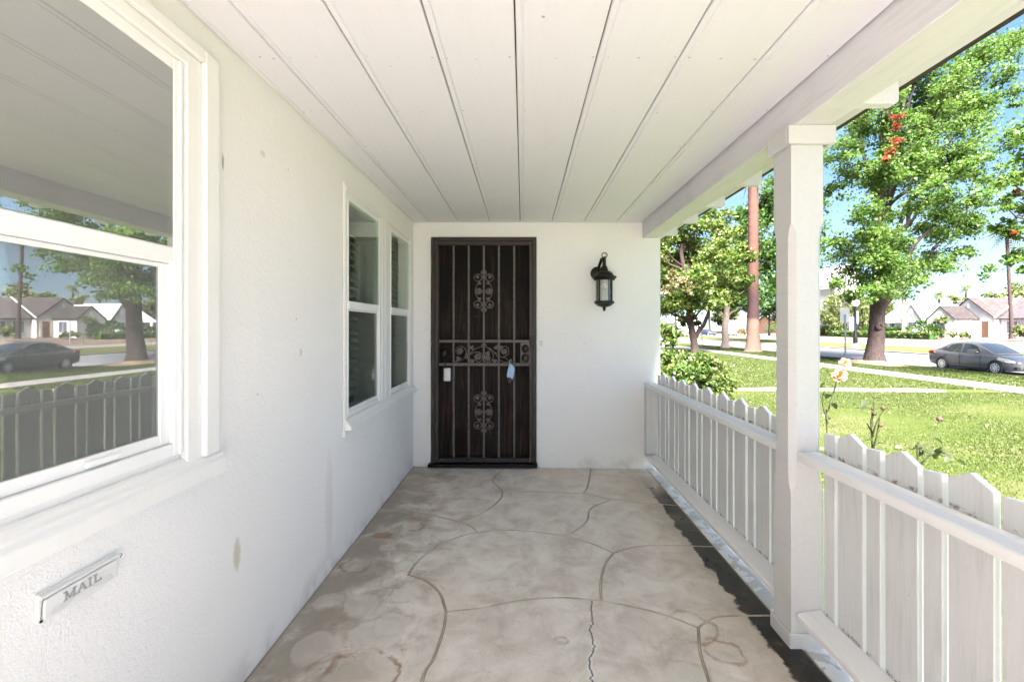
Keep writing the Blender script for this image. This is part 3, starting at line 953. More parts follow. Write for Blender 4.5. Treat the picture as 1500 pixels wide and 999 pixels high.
roof = thing("porch_roof", "white painted porch roof edge with a long beam and rafter tails", "roof", (1.16, 1.3, 2.07))
BX0, BX1, BZ = 1.088, 1.232, 2.072
put("beam", MB().bev(BX0, BX1, PY0, YB + 0.02, BZ, 2.30, 0.004), 'beam', roof)
tail_poly = [(BX1 + 0.001, 2.079), (1.362, 2.079), (1.372, 2.09), (1.372, 2.168), (BX1 + 0.001, 2.215)]
t0 = put("rafter_tail", MB().prism(tail_poly, lambda a, b, d: (a, d, b), -0.022, 0.022), 'beam', roof, bevel=0.003)
for i, yy in enumerate([1.68 + 0.4755 * k for k in range(0, 6)]):
    if i == 0:
        t0.location = (0, yy - 0, 0)
    else:
        copy_part(t0, roof, (0, yy, 0))
    if i == 0:
        t0.location = (0, yy, 0)
for ch in roof.children:
    if ch.name.startswith("rafter_tail"):
        ch.location.y -= 0.0
SL = 0.36
def rz(x): return 2.175 + (1.43 - x) * SL
deck = [(1.425, rz(1.425)), (1.425, rz(1.425) + 0.022), (-3.6, rz(-3.6) + 0.022), (-8.6, rz(-3.6) + 0.022 - 5.0 * SL), (-8.6, rz(-3.6) - 5.0 * SL), (-3.6, rz(-3.6))]
dk = MB().prism(deck, lambda a, b, d: (a, d, b), PY0 - 0.15, 10.9)
put("roof_deck", dk, 'shingle', roof)
put("drip_edge", MB().box(1.4045, 1.424, PY0 - 0.15, 10.9, 2.158, 2.172).box(1.4255, 1.437, PY0 - 0.15, 10.9, 2.162, 2.203), 'roof_dark', roof)
put("eave_board", MB().prism([(1.234, 2.2185), (1.404, 2.1573), (1.404, 2.1813), (1.234, 2.2425)], lambda a, b, d: (a, d, b), PY0, 10.8), 'beam', roof)
put("gable_panel", MB().prism([(-8.2, 2.6), (1.09, 2.29), (1.09, 2.31), (-3.6, rz(-3.6) - 0.01), (-8.2, rz(-3.6) - 4.6 * SL - 0.01)], lambda a, b, d: (a, d, b), PY0, PY0 + 0.1), 'stucco', roof)
put("gable_panel", MB().prism([(-8.2, 2.6), (1.09, 2.29), (1.09, 2.31), (-3.6, rz(-3.6) - 0.01), (-8.2, rz(-3.6) - 4.6 * SL - 0.01)], lambda a, b, d: (a, d, b), 10.4, 10.5), 'stucco', roof)

# ------------------------------------------------------------------ porch floor of scored concrete sections
def tilt(X): return -0.011 * (X + 1.0)

def fl_pt(u, v):
    Y = F * CZ / (v - CY)
    return ((u - CX) * Y / F, Y)

def smooth_path(pts, n=5):
    """Catmull-Rom through pts"""
    P = [np.array(p, float) for p in pts]
    P = [2 * P[0] - P[1]] + P + [2 * P[-1] - P[-2]]
    out = []
    for i in range(1, len(P) - 2):
        for k in range(n):
            t = k / n
            a, b, c, d = P[i - 1], P[i], P[i + 1], P[i + 2]
            out.append(0.5 * ((2 * b) + (c - a) * t + (2 * a - 5 * b + 4 * c - d) * t * t + (3 * b - a - 3 * c + d) * t ** 3))
    out.append(P[-2])
    return [tuple(p) for p in out]

FY0 = -3.0  # unseen floor end, lengthened behind the viewer to bounce more light
XL, XRT, YF, YE = -0.996, 1.125, 0.15, YB - 0.003
def S(*uv): return smooth_path([fl_pt(*p) for p in uv])
A_ = (fl_pt(738.6, 690)[0], YE)
J_ = (fl_pt(869, 690)[0], YE)
def SP(*pts): return smooth_path([p if abs(p[0]) < 5 else fl_pt(*p) for p in pts])
B_ = (736, 716); C_ = (673, 762); E_ = (700, 778); F_ = (598, 840); G_ = (825, 781); H_ = (899, 805)
I_ = (854, 719.5); K_ = (896, 727.5); N_ = (881, 874.7); O_ = (653.5, 893); P_ = (1023, 912)
D_ = (XL, 3.12); L_ = (XRT, fl_pt(985, 735)[1]); M_ = (XRT, fl_pt(1056, 794.6)[1]); Q_ = (XRT, fl_pt(1110, 893)[1])
R_ = (-0.30, YF); S_ = (0.50, YF)
cAB = SP(A_, (722, 701), B_)
cBC = SP(B_, (732.7, 729), (706, 750), C_)
cDC = SP(D_, (611, 750), C_)
cCE = SP(C_, (690, 769), E_)
cEF = SP(E_, (682, 781), (641, 797.5), (611, 821), F_)
cEG = SP(E_, (730, 774), (777, 775), G_)
cGH = SP(G_, (866, 791.6), H_)
cBI = SP(B_, (801, 718), I_)
cIK = SP(I_, (873, 723), K_)
cKL = SP(K_, (930, 731.5), (973, 734), L_)
cJI = SP(J_, (861, 708.6), I_)
cKG = SP(K_, (866, 741), (860, 759), (842, 774), G_)
cHM = SP(H_, (931, 796), (973, 793), M_)
cHN = SP(H_, (887, 821), (880, 848), N_)
cFO = SP(F_, (623, 848), (643.7, 866), O_)
cOR = SP(O_, (649.6, 919), (635, 961), (617, 999), (-0.32, 1.1), R_)
cON = SP(O_, (706, 886.5), (765, 875), (824.6, 870.5), N_)
cNP = SP(N_, (931, 883.6), (979, 895.5), P_)
cQP = SP(Q_, (1056, 895.5), (1032, 905), P_)
cPS = SP(P_, (1026, 949), (1041, 999), (0.56, 1.1), S_)
def rv(c): return c[::-1]
def join(*cs):
    out = []
    for c in cs:
        for p in c:
            if not out or math.dist(p, out[-1]) > 1e-4: out.append(tuple(p))
    if math.dist(out[0], out[-1]) < 1e-4: out.pop()
    return out
cells = [
    join([(XL, YE), A_], cAB, cBC, rv(cDC), [(XL, YE)]),
    join([A_, J_], cJI, rv(cBI), rv(cAB)),
    join([J_, (XRT, YE), L_], rv(cKL), rv(cIK), rv(cJI)),
    join(cBI, cIK, cKG, rv(cEG), rv(cCE), rv(cBC)),
    join(cKL, [L_, M_], rv(cHM), rv(cGH), rv(cKG)),
    join(cDC, cCE, cEF, cFO, cOR, [R_, (XL, YF), D_]),
    join(cEG, cGH, cHN, rv(cON), rv(cFO), rv(cEF)),
    join(cHM, [M_, Q_], cQP, rv(cNP), rv(cHN)),
    join(cON, cNP, cPS, [S_, R_], rv(cOR)),
    join(rv(cQP)[::-1] if False else cQP, cPS, [S_, (XRT, YF), Q_]),
    [(XL, YF), (XRT, YF), (XRT, FY0), (XL, FY0)],
]
pf = struct(put("porch_floor", MB().add([(-0.999, FY0, -0.004), (1.30, FY0, -0.004 + tilt(1.3)), (1.30, YB + 0.15, -0.004 + tilt(1.3)), (-0.999, YB + 0.15, -0.004),
            (-0.999, FY0, -0.7), (1.30, FY0, -0.7), (1.30, YB + 0.15, -0.7), (-0.999, YB + 0.15, -0.7)],
            [(0, 1, 2, 3), (0, 4, 5, 1), (1, 5, 6, 2), (2, 6, 7, 3), (3, 7, 4, 0), (4, 7, 6, 5)]), 'groove'), "stained grey concrete porch floor scored with curving joints")
BASE[pf.name] = Vector((0, 0, 0))

def offset_poly(P, d):
    n = len(P)
    area = sum(P[i][0] * P[(i + 1) % n][1] - P[(i + 1) % n][0] * P[i][1] for i in range(n))
    sgn = 1 if area > 0 else -1
    out = []
    for i in range(n):
        a, b, c = np.array(P[i - 1]), np.array(P[i]), np.array(P[(i + 1) % n])
        e1, e2 = b - a, c - b
        n1 = np.array((-e1[1], e1[0])) / (np.linalg.norm(e1) + 1e-9) * sgn
        n2 = np.array((-e2[1], e2[0])) / (np.linalg.norm(e2) + 1e-9) * sgn
        m = n1 + n2
        l = np.linalg.norm(m)
        m = m / l if l > 1e-3 else n1
        k = d / max(0.45, float(np.dot(m, n1)))
        out.append(tuple(b + m * k))
    return out

for P in cells:
    r0, r1 = offset_poly(P, 0.0062), offset_poly(P, 0.0095)
    n = len(P)
    dz = rng.uniform(-0.0006, 0.0006)
    vs = [(p[0], p[1], -0.0035 + tilt(p[0])) for p in r0] + [(p[0], p[1], -0.0012 + tilt(p[0])) for p in r0] + [(p[0], p[1], dz + tilt(p[0])) for p in r1]
    fs = [(i, (i + 1) % n, n + (i + 1) % n, n + i) for i in range(n)] + [(n + i, n + (i + 1) % n, 2 * n + (i + 1) % n, 2 * n + i) for i in range(n)]
    bm = bmesh.new()
    bv = [bm.verts.new(v) for v in vs]
    for f in fs: bm.faces.new([bv[i] for i in f])
    top = bm.faces.new([bv[2 * n + i] for i in range(n)])
    bmesh.ops.triangulate(bm, faces=[top], ngon_method='EAR_CLIP')
    put("slab_section", MB().bm(bm), 'floor', pf)
for c_ in (cAB, cBC, cDC, cCE, cEF, cEG, cGH, cBI, cIK, cKL, cJI, cKG, cHM, cHN, cFO, cOR, cON, cNP, cQP, cPS):
    bd_ = MB(); vs = []; fs = []
    C_pts = [np.array(p) for p in c_]
    for i, p in enumerate(C_pts):
        d = C_pts[min(i + 1, len(C_pts) - 1)] - C_pts[max(i - 1, 0)]
        d = d / (np.linalg.norm(d) + 1e-9)
        nx = np.array((-d[1], d[0]))
        for w_, h_ in ((-0.0040, -0.0035), (-0.0026, 0.0006), (0.0, 0.0016), (0.0026, 0.0006), (0.0040, -0.0035)):
            q_ = p + nx * w_
            vs.append((q_[0], q_[1], h_ + tilt(q_[0])))
    for i in range(len(C_pts) - 1):
        for k in range(4):
            fs.append((i * 5 + k, i * 5 + k + 1, (i + 1) * 5 + k + 1, (i + 1) * 5 + k))
    put("joint_bead", bd_.add(vs, fs), 'bead', pf, smooth=True)
put("edge_strip", MB().add([(XRT + 0.002, FY0, 0.001 + tilt(XRT)), (1.30, FY0, 0.004 + tilt(1.3)), (1.30, YB + 0.15, 0.004 + tilt(1.3)), (XRT + 0.002, YB - 0.003, 0.001 + tilt(XRT)),
     (XRT + 0.002, FY0, -0.0065 + tilt(XRT)), (1.302, FY0, -0.5), (1.302, YB + 0.15, -0.5), (XRT + 0.002, YB - 0.003, -0.0065 + tilt(XRT))], [(0, 1, 2, 3), (0, 4, 7, 3), (1, 2, 6, 5)]), 'edge', pf, label="edge strip with flaking white paint beside the wet band")


# ------------------------------------------------------------------ windows on the long wall
def hung_window(op, zr, label, sill, head, jl, jr, upper_back, blind, flush=False, proud=1.0):
    """op: opening y0 y1 z0 z1; zr: meeting rail z; sill: (y0, y1, z_bottom, z_top)"""
    so, lo, mo = (0.050, 0.068, 0.014) if flush else (0.043, 0.056, 0.010)
    y0, y1, z0, z1 = op
    w = thing("window", label, "window", (-1.0, (y0 + y1) / 2, z0))
    # casing on the wall face: flat board with a raised outer band
    cs = MB()
    if jr:
        cs.box(-0.9995, -1.0 + 0.022 * proud, y1 + 0.001, y1 + jr * 0.5, z0 - 0.03, z1 + head * 0.5)
        cs.box(-0.9995, -1.0 + 0.036 * proud, y1 + jr * 0.5 + 0.001, y1 + jr, z0 - 0.03, z1 + head)
    if jl:
        cs.box(-0.9995, -1.0 + 0.022 * proud, y0 - jl * 0.5, y0 - 0.001, z0 - 0.03, z1 + head * 0.5)
        cs.box(-0.9995, -1.0 + 0.036 * proud, y0 - jl, y0 - jl * 0.5 - 0.001, z0 - 0.03, z1 + head)
    cs.box(-0.9995, -1.0 + 0.0215 * proud, y0 - jl * 0.5 + 0.001, y1 + jr * 0.5 - 0.001, z1 + 0.001, z1 + head * 0.5)
    cs.box(-0.9995, -1.0 + 0.0355 * proud, y0 - jl * 0.5 + 0.001, y1 + jr * 0.5 - 0.001, z1 + head * 0.5 + 0.001, z1 + head - 0.001)
    put("casing", cs, 'trim', w, bevel=0.003)
    # vinyl frame: four members inside the opening
    fr = MB()
    a = 0.034 if not flush else 0.024
    an = a if not flush else 0.010
    fr.box(-1.075, -0.990, y0, y0 + an, z0, z1).box(-1.075, -0.990, y1 - a, y1, z0, z1)
    fr.box(-1.075, -0.9905, y0 + an, y1 - a, z1 - a, z1).box(-1.075, -0.9905, y0 + an, y1 - a, z0, z0 + a)
    fr.box(-0.99, -0.984, y1 - a * 0.55, y1 - a * 0.2, z0, z1)
    f_ = put("frame", fr, 'vinyl', w, bevel=0.002)
    # upper sash
    us = MB()
    b = 0.030 if not flush else 0.022
    bn = b if not flush else 0.008
    yy0, yy1 = y0 + an + 0.001, y1 - a - 0.001
    us.box(-1.066 + so, -1.040 + so, yy0, yy0 + bn * 0.45, zr + 0.024, z1 - a - 0.001).box(-1.066 + so, -1.040 + so, yy1 - b * 0.9, yy1, zr + 0.024, z1 - a - 0.001)
    us.box(-1.066 + so, -1.0405 + so, yy0 + bn * 0.45, yy1 - b * 0.9, z1 - a - b * 0.6, z1 - a - 0.001)
    put("upper_sash", us, 'vinyl', w, bevel=0.002)
    put("meeting_rail", MB().bev(-1.068 + mo, -1.000 + mo, yy0, yy1, zr - 0.024, zr + 0.0235, 0.004), 'vinyl', w)
    ls = MB()
    zb = z0 + a + 0.001
    ls.box(-1.086 + lo, -1.060 + lo, yy0, yy0 + bn, zb, zr - 0.025).box(-1.086 + lo, -1.060 + lo, yy1 - b, yy1, zb, zr - 0.025)
    ls.box(-1.086 + lo, -1.0605 + lo, yy0 + bn, yy1 - b, zb, zb + b).box(-1.086 + lo, -1.0605 + lo, yy0 + bn, yy1 - b, zr - 0.025 - b * 0.4, zr - 0.025)
    ls.box(-1.0595 + lo, -1.052 + lo, yy1 - b - 0.22, yy1 - b - 0.13, zb + 0.006, zb + 0.02)
    put("lower_sash", ls, 'vinyl', w, bevel=0.002)
    gl = 'glass_big' if blind is None else 'glass_small'
    put("pane", MB().box(-1.0385 + so, -1.035 + so, yy0 + 0.001, yy1 - 0.001, zr + 0.024, z1 - a - 0.002), gl, w)
    put("pane", MB().box(-1.070 + lo, -1.0665 + lo, yy0 + bn, yy1 - b, zb + b, zr - 0.025 - b * 0.4), 'glass_big_low' if blind is None else gl, w)
    if blind is None:
        put("screen", MB().add([(-1.094, yy0, zb), (-1.094, yy1, zb), (-1.094, yy1, zr), (-1.094, yy0, zr)], [(0, 1, 2, 3)]), 'screen', w)
    else:
        put("screen", MB().add([(-0.9895, yy0 + bn, zb + b), (-0.9895, yy1 - b, zb + b), (-0.9895, yy1 - b, zr - 0.034), (-0.9895, yy0 + bn, zr - 0.034)], [(0, 1, 2, 3)]), 'mesh_screen', w)
    if upper_back is not None:
        put("roller_shade", MB().box(-1.102, -1.098, yy0, yy1, zr - 0.02, z1 - 0.01), upper_back, w)
    if blind:
        (m, n0, n1, tilt_, part) = blind
        bl = new_obj("blind", None, w)
        first = None
        zz = z1 - 0.07
        k = 0
        L = (yy1 - yy0) * part
        while zz > z0 + 0.06:
            if n0 <= k < n1:
                if first is None:
                    mb = MB()
                    c, s_ = math.cos(tilt_), math.sin(tilt_)
                    mb.add([(-0.024 * c, -L / 2, -0.024 * s_), (0.0, -L / 2, 0.004), (0.024 * c, -L / 2, 0.024 * s_), (-0.024 * c, L / 2, -0.024 * s_), (0.0, L / 2, 0.004), (0.024 * c, L / 2, 0.024 * s_)], [(0, 1, 4, 3), (1, 2, 5, 4)])
                    me_b = BASE[bl.name]
                    mb.v = [(x + me_b.x, y + me_b.y, z + me_b.z) for x, y, z in mb.v]
                    first = put("slat", mb, m, bl, fixn=False)
                    first.location = (-0.085, (yy0 + L / 2) - (y0 + y1) / 2, zz - z0)
                else:
                    copy_part(first, bl, (-0.085, (yy0 + L / 2) - (y0 + y1) / 2 + rng.uniform(-0.002, 0.002), zz - z0))
            k += 1
            zz -= 0.047
    # sill
    sy0, sy1, sz0, sz1 = sill
    prof = [(-0.999, sz0), (-0.958, sz0), (-0.955, sz0 + 0.004), (-0.955, sz1 - 0.020), (-0.960, sz1 - 0.014), (-0.968, sz1 - 0.008), (-0.968, sz1 + 0.000), (-0.974, sz1 + 0.004), (-0.980, sz1 + 0.008), (-0.980, sz1 + 0.014), (-0.988, sz1 + 0.019), (-0.999, sz1 + 0.022)]
    put("sill", MB().prism(prof, lambda p, q, d: (p, d, q), sy0, sy1), 'trim', w, bevel=0.002)
    return w

big_win = hung_window(BW, 1.468, "large double hung window reflecting the street, above the mail slot", (-0.45, 1.475, 0.802, 0.862), 0.075, 0.10, 0.122, 'shade_grey', None)
hung_window(W1, 1.39, "narrow window with green tinted blinds, farther from the iron door", (2.53, 3.27, 0.688, 0.728), 0.052, 0.034, 0.13, None, ('blind_green', 0, 24, R(-38), 0.72), True, 0.3)
hung_window(W2, 1.39, "narrow window with cream shade, right beside the iron door", (3.272, 4.10, 0.688, 0.728), 0.052, 0.134, 0.10, None, ('blind_cream', 0, 30, R(-50), 0.97), True, 0.3)
pp = MB().tube([(-0.993, 2.525, 2.07), (-0.993, 2.525, 0.665)], 0.006, 6)
pp.box(-0.999, -0.982, 2.516, 2.534, 0.655, 0.685)
tag(put("wall_conduit", pp, 'trim'), "thin white painted conduit along the near side of the narrow windows", "conduit")

# ------------------------------------------------------------------ mail slot
ms = thing("mail_slot", "white painted letter slot with raised MAIL lettering below the large window", "mail slot", (-1.0, 1.04, 0.68))
put("back_plate", MB().bev(-0.9995, -0.985, 0.945, 1.142, 0.632, 0.712, 0.003), 'mail', ms)
fp = [(0.953, 0.640), (1.01, 0.640), (1.025, 0.628), (1.06, 0.628), (1.075, 0.640), (1.134, 0.640), (1.134, 0.694), (0.953, 0.694)]
put("flap", MB().prism(fp, lambda a, b, d: (d, a, b), -0.9845, -0.976), 'mail', ms, bevel=0.002)
put("hinge_bar", MB().tube([(-0.981, 0.947, 0.7025), (-0.981, 1.141, 0.7025)], 0.0055, 8), 'mail', ms)
lt = MB()
def stroke(pts, w=0.0034):
    for (a, b) in zip(pts, pts[1:]):
        a, b = Vector((0, *a)), Vector((0, *b))
        d = (b - a).normalized(); q = Vector((0, -d.z, d.y)) * w / 2
        ps = [a - q, b - q, b + q, a + q]
        lt.add([(-0.9755, p.y, p.z) for p in ps] + [(-0.9722, p.y, p.z) for p in ps], [(0, 1, 2, 3), (7, 6, 5, 4), (0, 4, 5, 1), (1, 5, 6, 2), (2, 6, 7, 3), (3, 7, 4, 0)])
zb_, zt_ = 0.661, 0.684
def serif(y, z): stroke([(y - 0.0045, z), (y + 0.0045, z)], 0.0024)
o = 0.998
stroke([(o, zb_), (o, zt_)], 0.0024); stroke([(o, zt_), (o + 0.010, zb_)]); stroke([(o + 0.010, zb_), (o + 0.020, zt_)], 0.0024); stroke([(o + 0.020, zb_), (o + 0.020, zt_)]); serif(o, zb_); serif(o + 0.020, zb_); serif(o - 0.001, zt_); serif(o + 0.021, zt_)
o = 1.028
stroke([(o, zb_), (o + 0.009, zt_)], 0.0024); stroke([(o + 0.009, zt_), (o + 0.018, zb_)]); stroke([(o + 0.004, zb_ + 0.008), (o + 0.014, zb_ + 0.008)], 0.0022); serif(o, zb_); serif(o + 0.018, zb_)
o = 1.057
stroke([(o, zb_), (o, zt_)]); serif(o, zb_); serif(o, zt_)
o = 1.071
stroke([(o, zb_), (o, zt_)]); serif(o, zt_); stroke([(o - 0.003, zb_ + 0.001), (o + 0.015, zb_ + 0.001)], 0.0026); stroke([(o + 0.0145, zb_), (o + 0.0145, zb_ + 0.006)], 0.002)
put("lettering", lt, 'mail_ink', ms, fixn=False)
rb = MB()
for s_ in (0, 1):
    for k in range(4):
        ya = 0.966 + k * 0.002 if s_ == 0 else 1.121 - k * 0.002
        yb = 1.008 + k * 0.006 if s_ == 0 else 1.079 - k * 0.006
        rb.tube([(-0.9755, ya, 0.646 + k * 0.0042), (-0.9755, yb, 0.645 + k * 0.0028)], 0.0011, 4)
put("raised_ribs", rb, 'mail', ms)["kind"] = "stuff"
put("wire_spring", MB().tube([(-0.978, 0.954, 0.702), (-0.974, 0.947, 0.694), (-0.976, 0.945, 0.652), (-0.98, 0.948, 0.640)], 0.0009, 5).blob((-0.979, 0.9475, 0.640), 0.004, 0.004, 0.004), 'black', ms)
put("hook", MB().tube([(-0.98, 1.139, 0.706), (-0.972, 1.144, 0.704), (-0.974, 1.140, 0.694)], 0.0013, 5), 'black', ms)

for ch in ms.children:
    b = BASE[ms.name]
    for v in ch.data.vertices:
        x, y, z = v.co + b
        v.co = Vector((-1.0 + (x + 1.0) * 0.62, 0.930 + (y - 0.945) * 0.934, 0.656 + (z - 0.632) * 0.75)) - b

# ------------------------------------------------------------------ iron security door
YD = 4.125
KP = YD / F
def dX(u): return (u - CX) * KP
def dZ(v): return CZ - (v - CY) * KP
sd = thing("security_door", "dark brown iron security door with scrollwork in the end wall", "door", (dX(708.7), YD, 0.0))
Y0, Y1 = YD - 0.012, YD + 0.022
fr = MB()
fr.box(dX(632.6), dX(637.2), YD - 0.004, YB + 0.06, dZ(680), dZ(347.6)).box(dX(780.4), dX(785), YD - 0.004, YB + 0.06, dZ(680), dZ(347.6)).box(dX(637.2), dX(780.4), YD - 0.004, YB + 0.06, dZ(353), dZ(347.7))
put("jamb_frame", fr, 'iron', sd, bevel=0.002)
put("threshold", MB().bev(dX(627.5), dX(787), YD - 0.04, YB + 0.05, 0.004, dZ(678.3), 0.003), 'black', sd)
put("stile", MB().bev(dX(637.6), dX(643.0), Y0, Y1, dZ(677), dZ(353.6), 0.003), 'iron', sd)
put("stile", MB().bev(dX(775.2), dX(780.0), Y0, Y1, dZ(677), dZ(353.6), 0.003), 'iron', sd)
for a, b in ((359.5, 353.7), (501.8, 497.8), (536.0, 531.6), (676.8, 670.6)):
    put("rail", MB().bev(dX(643.1), dX(775.1), Y0 + 0.003, Y1 - 0.003, dZ(a), dZ(b), 0.002), 'iron_light' if a > 400 and a < 600 else 'iron', sd)
for u in (664.5, 686.6, 708.7, 730.7, 753.2):
    put("bar", MB().bev(dX(u - 1.45), dX(u + 1.45), Y0 + 0.006, Y1 - 0.012, dZ(670.5), dZ(359.6), 0.002), 'iron_light', sd)
# inner wooden door and the fine mesh in front of it
wd_base = (dX(634), YB + 0.14, 0.0)
wd = MB()
wd.box(dX(634), dX(784), YB + 0.10, YB + 0.14, 0.0, 2.08)
iw = thing("wooden_door", "weathered brown wooden front door behind the iron security door", "door", (dX(634), YB + 0.10, 0.0))
put("door_leaf", wd, 'door_wood', iw)
put("door_knob", MB().blob((dX(648.5), YB + 0.07, dZ(518)), 0.034, 0.03, 0.045, 10, 6), 'iron', iw, smooth=True)
# scrolls
def O3(u, v): return (dX(u), Y0 + 0.002, dZ(v))
def spiral(uc, vc, r0, r1, a0, a1, n=16):
    return [(uc + (r0 + (r1 - r0) * i / n) * math.cos(R(a0 + (a1 - a0) * i / n)), vc + (r0 + (r1 - r0) * i / n) * math.sin(R(a0 + (a1 - a0) * i / n))) for i in range(n + 1)]
def curve(pts, n=5): return smooth_path(pts, n)
def scroll(mb, pts, r=0.0042):
    mb.tube([O3(*p) for p in pts], r, 5)
def rosette(mb, u, v, r):
    x, y, z = O3(u, v)
    mb.blob((x, y - 0.003, z), r * KP * 0.5, 0.007, r * KP * 0.5, 8, 4)
    for k in range(6):
        a = k * math.pi / 3
        mb.blob((x + math.cos(a) * r * KP * 0.62, y, z + math.sin(a) * r * KP * 0.62), r * KP * 0.4, 0.005, r * KP * 0.4, 6, 4)
def leaflet(mb, u, v, r, ang):
    x, y, z = O3(u, v)
    for da, k in ((-55, 0.75), (0, 1.1), (55, 0.75)):
        a = R(ang + da)
        dx, dz = math.cos(a) * r * KP * k, -math.sin(a) * r * KP * k
        px, pz = -dz * 0.4, dx * 0.4
        mb.add([(x, y, z), (x + dx * 0.5 + px, y - 0.004, z + dz * 0.5 + pz), (x + dx, y, z + dz), (x + dx * 0.5 - px, y - 0.004, z + dz * 0.5 - pz), (x + dx * 0.5, y + 0.004, z + dz * 0.5)],
               [(0, 1, 2, 3), (0, 4, 1), (1, 4, 2), (2, 4, 3), (3, 4, 0)])

def upright_scroll(vc):
    mb = MB()
    uc = 708.7
    for sx in (-1, 1):
        for sy in (-1, 1):
            c = (uc + sx * 8.6, vc + sy * 19.6)
            scroll(mb, [(c[0] + sx * 5.6 * math.cos(R(t)), c[1] + sy * 5.4 * math.sin(R(t))) for t in range(-170, 200, 24)])
            leaflet(mb, c[0] - sx * 1.5, c[1] + sy * 1.0, 5.0, 0 if sx > 0 else 180)
            leaflet(mb, uc + sx * 2.5, vc + sy * 25.5, 3.6, -90 * -sy)
            scroll(mb, curve([(uc + sx * 2.0, vc + sy * 30.5), (uc + sx * 3.6, vc + sy * 27.5), (uc + sx * 1.2, vc + sy * 24)]), 0.0036)
            leaflet(mb, uc + sx * 6.0, vc + sy * 9.5, 4.6, 90 * sy)
        scroll(mb, curve([(uc + sx * 2.0, vc - 18), (uc + sx * 8.0, vc - 12), (uc + sx * 12.6, vc), (uc + sx * 8.0, vc + 12), (uc + sx * 2.0, vc + 18)]))
        rosette(mb, uc + sx * 7.4, vc + 0.4, 4.4)
        scroll(mb, [(uc + sx * 7.4 + 4.6 * math.cos(R(t)), vc + 0.4 + 4.6 * math.sin(R(t))) for t in range(0, 361, 30)], 0.003)
        scroll(mb, [(uc, vc), (uc + sx * 3.5, vc)], 0.004)
    for dv in (-20.5, 0, 20.5):
        x, y, z = O3(uc, vc + dv)
        mb.bev(x - 0.014, x + 0.014, y - 0.008, y + 0.012, z - 0.011, z + 0.011, 0.003)
    return mb
put("scrollwork", upright_scroll(426.5), 'iron_light', sd, smooth=True)
put("scrollwork", upright_scroll(603.0), 'iron_light', sd, smooth=True)
mb = MB()
def q(*p): return [(640 + a * 0.1, 490 + b * 0.1) for a, b in p]
scroll(mb, curve(q((285, 398), (400, 352), (480, 290), (560, 212), (690, 178), (790, 232), (828, 320), (795, 385), (742, 405), (692, 372), (705, 318), (750, 300))))
scroll(mb, curve(q((470, 300), (560, 258), (640, 272), (672, 335), (640, 390), (590, 395), (560, 350), (600, 310))))
scroll(mb, curve(q((690, 178), (780, 208), (850, 275), (920, 365), (985, 402), (1045, 395), (1010, 345), (930, 320), (850, 260))))
scroll(mb, curve(q((440, 330), (432, 240), (360, 165), (285, 205), (290, 270), (345, 285), (385, 245))))
scroll(mb, curve(q((960, 335), (1040, 290), (1050, 215), (1000, 172), (945, 205), (950, 270))))
scroll(mb, curve(q((375, 380), (410, 330), (435, 260))), 0.0035)
for p, r in (((340, 232), 5.0), ((603, 325), 5.2), ((745, 345), 5.0), ((988, 250), 4.6)):
    rosette(mb, *q(p)[0], r)
for p, a in (((330, 330), 120), ((500, 215), -60), ((520, 362), 100), ((735, 250), 60), ((865, 215), -70), ((850, 362), 100), ((690, 175), -90), ((910, 200), -20), ((470, 320), 160)):
    leaflet(mb, *q(p)[0], 6.4, a)
mb.blob((*O3(668.6, 529.6)[:2], O3(668.6, 529.6)[2]), 0.012, 0.008, 0.012)
put("scrollwork", mb, 'iron_light', sd, smooth=True, label="long horizontal vine scroll between the two lock rails")
put("lock_plate", MB().bev(dX(762), dX(776.2), Y0 - 0.004, Y1, dZ(531.4), dZ(502.0), 0.003), 'iron_light', sd)
put("deadbolt", MB().lathe([(0.036, 0.0), (0.036, -0.012), (0.026, -0.022), (0.012, -0.026)], (dX(769.5), Y0 - 0.005, dZ(510.5)), 16, 'y'), 'black', sd, smooth=True)
put("door_knob", MB().lathe([(0.036, 0.0), (0.034, -0.010), (0.016, -0.018), (0.016, -0.034), (0.034, -0.044), (0.037, -0.06), (0.026, -0.076), (0.008, -0.080)], (dX(769.8), Y0 - 0.005, dZ(523.8)), 16, 'y'), 'black', sd, smooth=True)
put("strike_latch", MB().bev(dX(777), dX(783), Y0 - 0.018, Y0 - 0.001, dZ(506), dZ(493), 0.003).bev(dX(779), dX(782.3), Y0 - 0.012, Y0 - 0.001, dZ(511), dZ(506.2), 0.002), 'black', sd)
for v in (377, 506, 617):
    put("hinge", MB().tube([(dX(637.0), Y0 - 0.008, dZ(v - 6)), (dX(637.0), Y0 - 0.008, dZ(v + 6))], 0.011, 8), 'iron', sd)

# two key boxes hanging on the lower lock rail
kb = thing("key_box", "grey realtor key box hanging on the left of the iron door", "key box", (dX(656.5), YD - 0.04, dZ(548)))
put("box_body", MB().bev(dX(651.5), dX(661.3), YD - 0.060, YD - 0.016, dZ(557.3), dZ(538.5), 0.005), 'lockbox', kb)
put("shackle", MB().tube([(dX(654), YD - 0.036, dZ(539)), (dX(653), YD - 0.036, dZ(533)), (dX(652), YD - 0.03, dZ(528.5)), (dX(650.8), YD + 0.0, dZ(528)), (dX(650.5), YD + 0.02, dZ(531))], 0.006, 6), 'black', kb)
put("face_panel", MB().bev(dX(653.7), dX(660.5), YD - 0.0635, YD - 0.0605, dZ(554.5), dZ(540.5), 0.001), 'lamp_clear', kb)
put("side_bumper", MB().bev(dX(650.2), dX(651.4), YD - 0.055, YD - 0.016, dZ(558), dZ(538), 0.002).bev(dX(650.2), dX(661), YD - 0.055, YD - 0.016, dZ(559), dZ(557.5), 0.002), 'black', kb)
kb2 = thing("key_box", "light blue key box hanging tilted at the right of the scroll panel", "key box", (dX(748), YD - 0.04, dZ(546)))
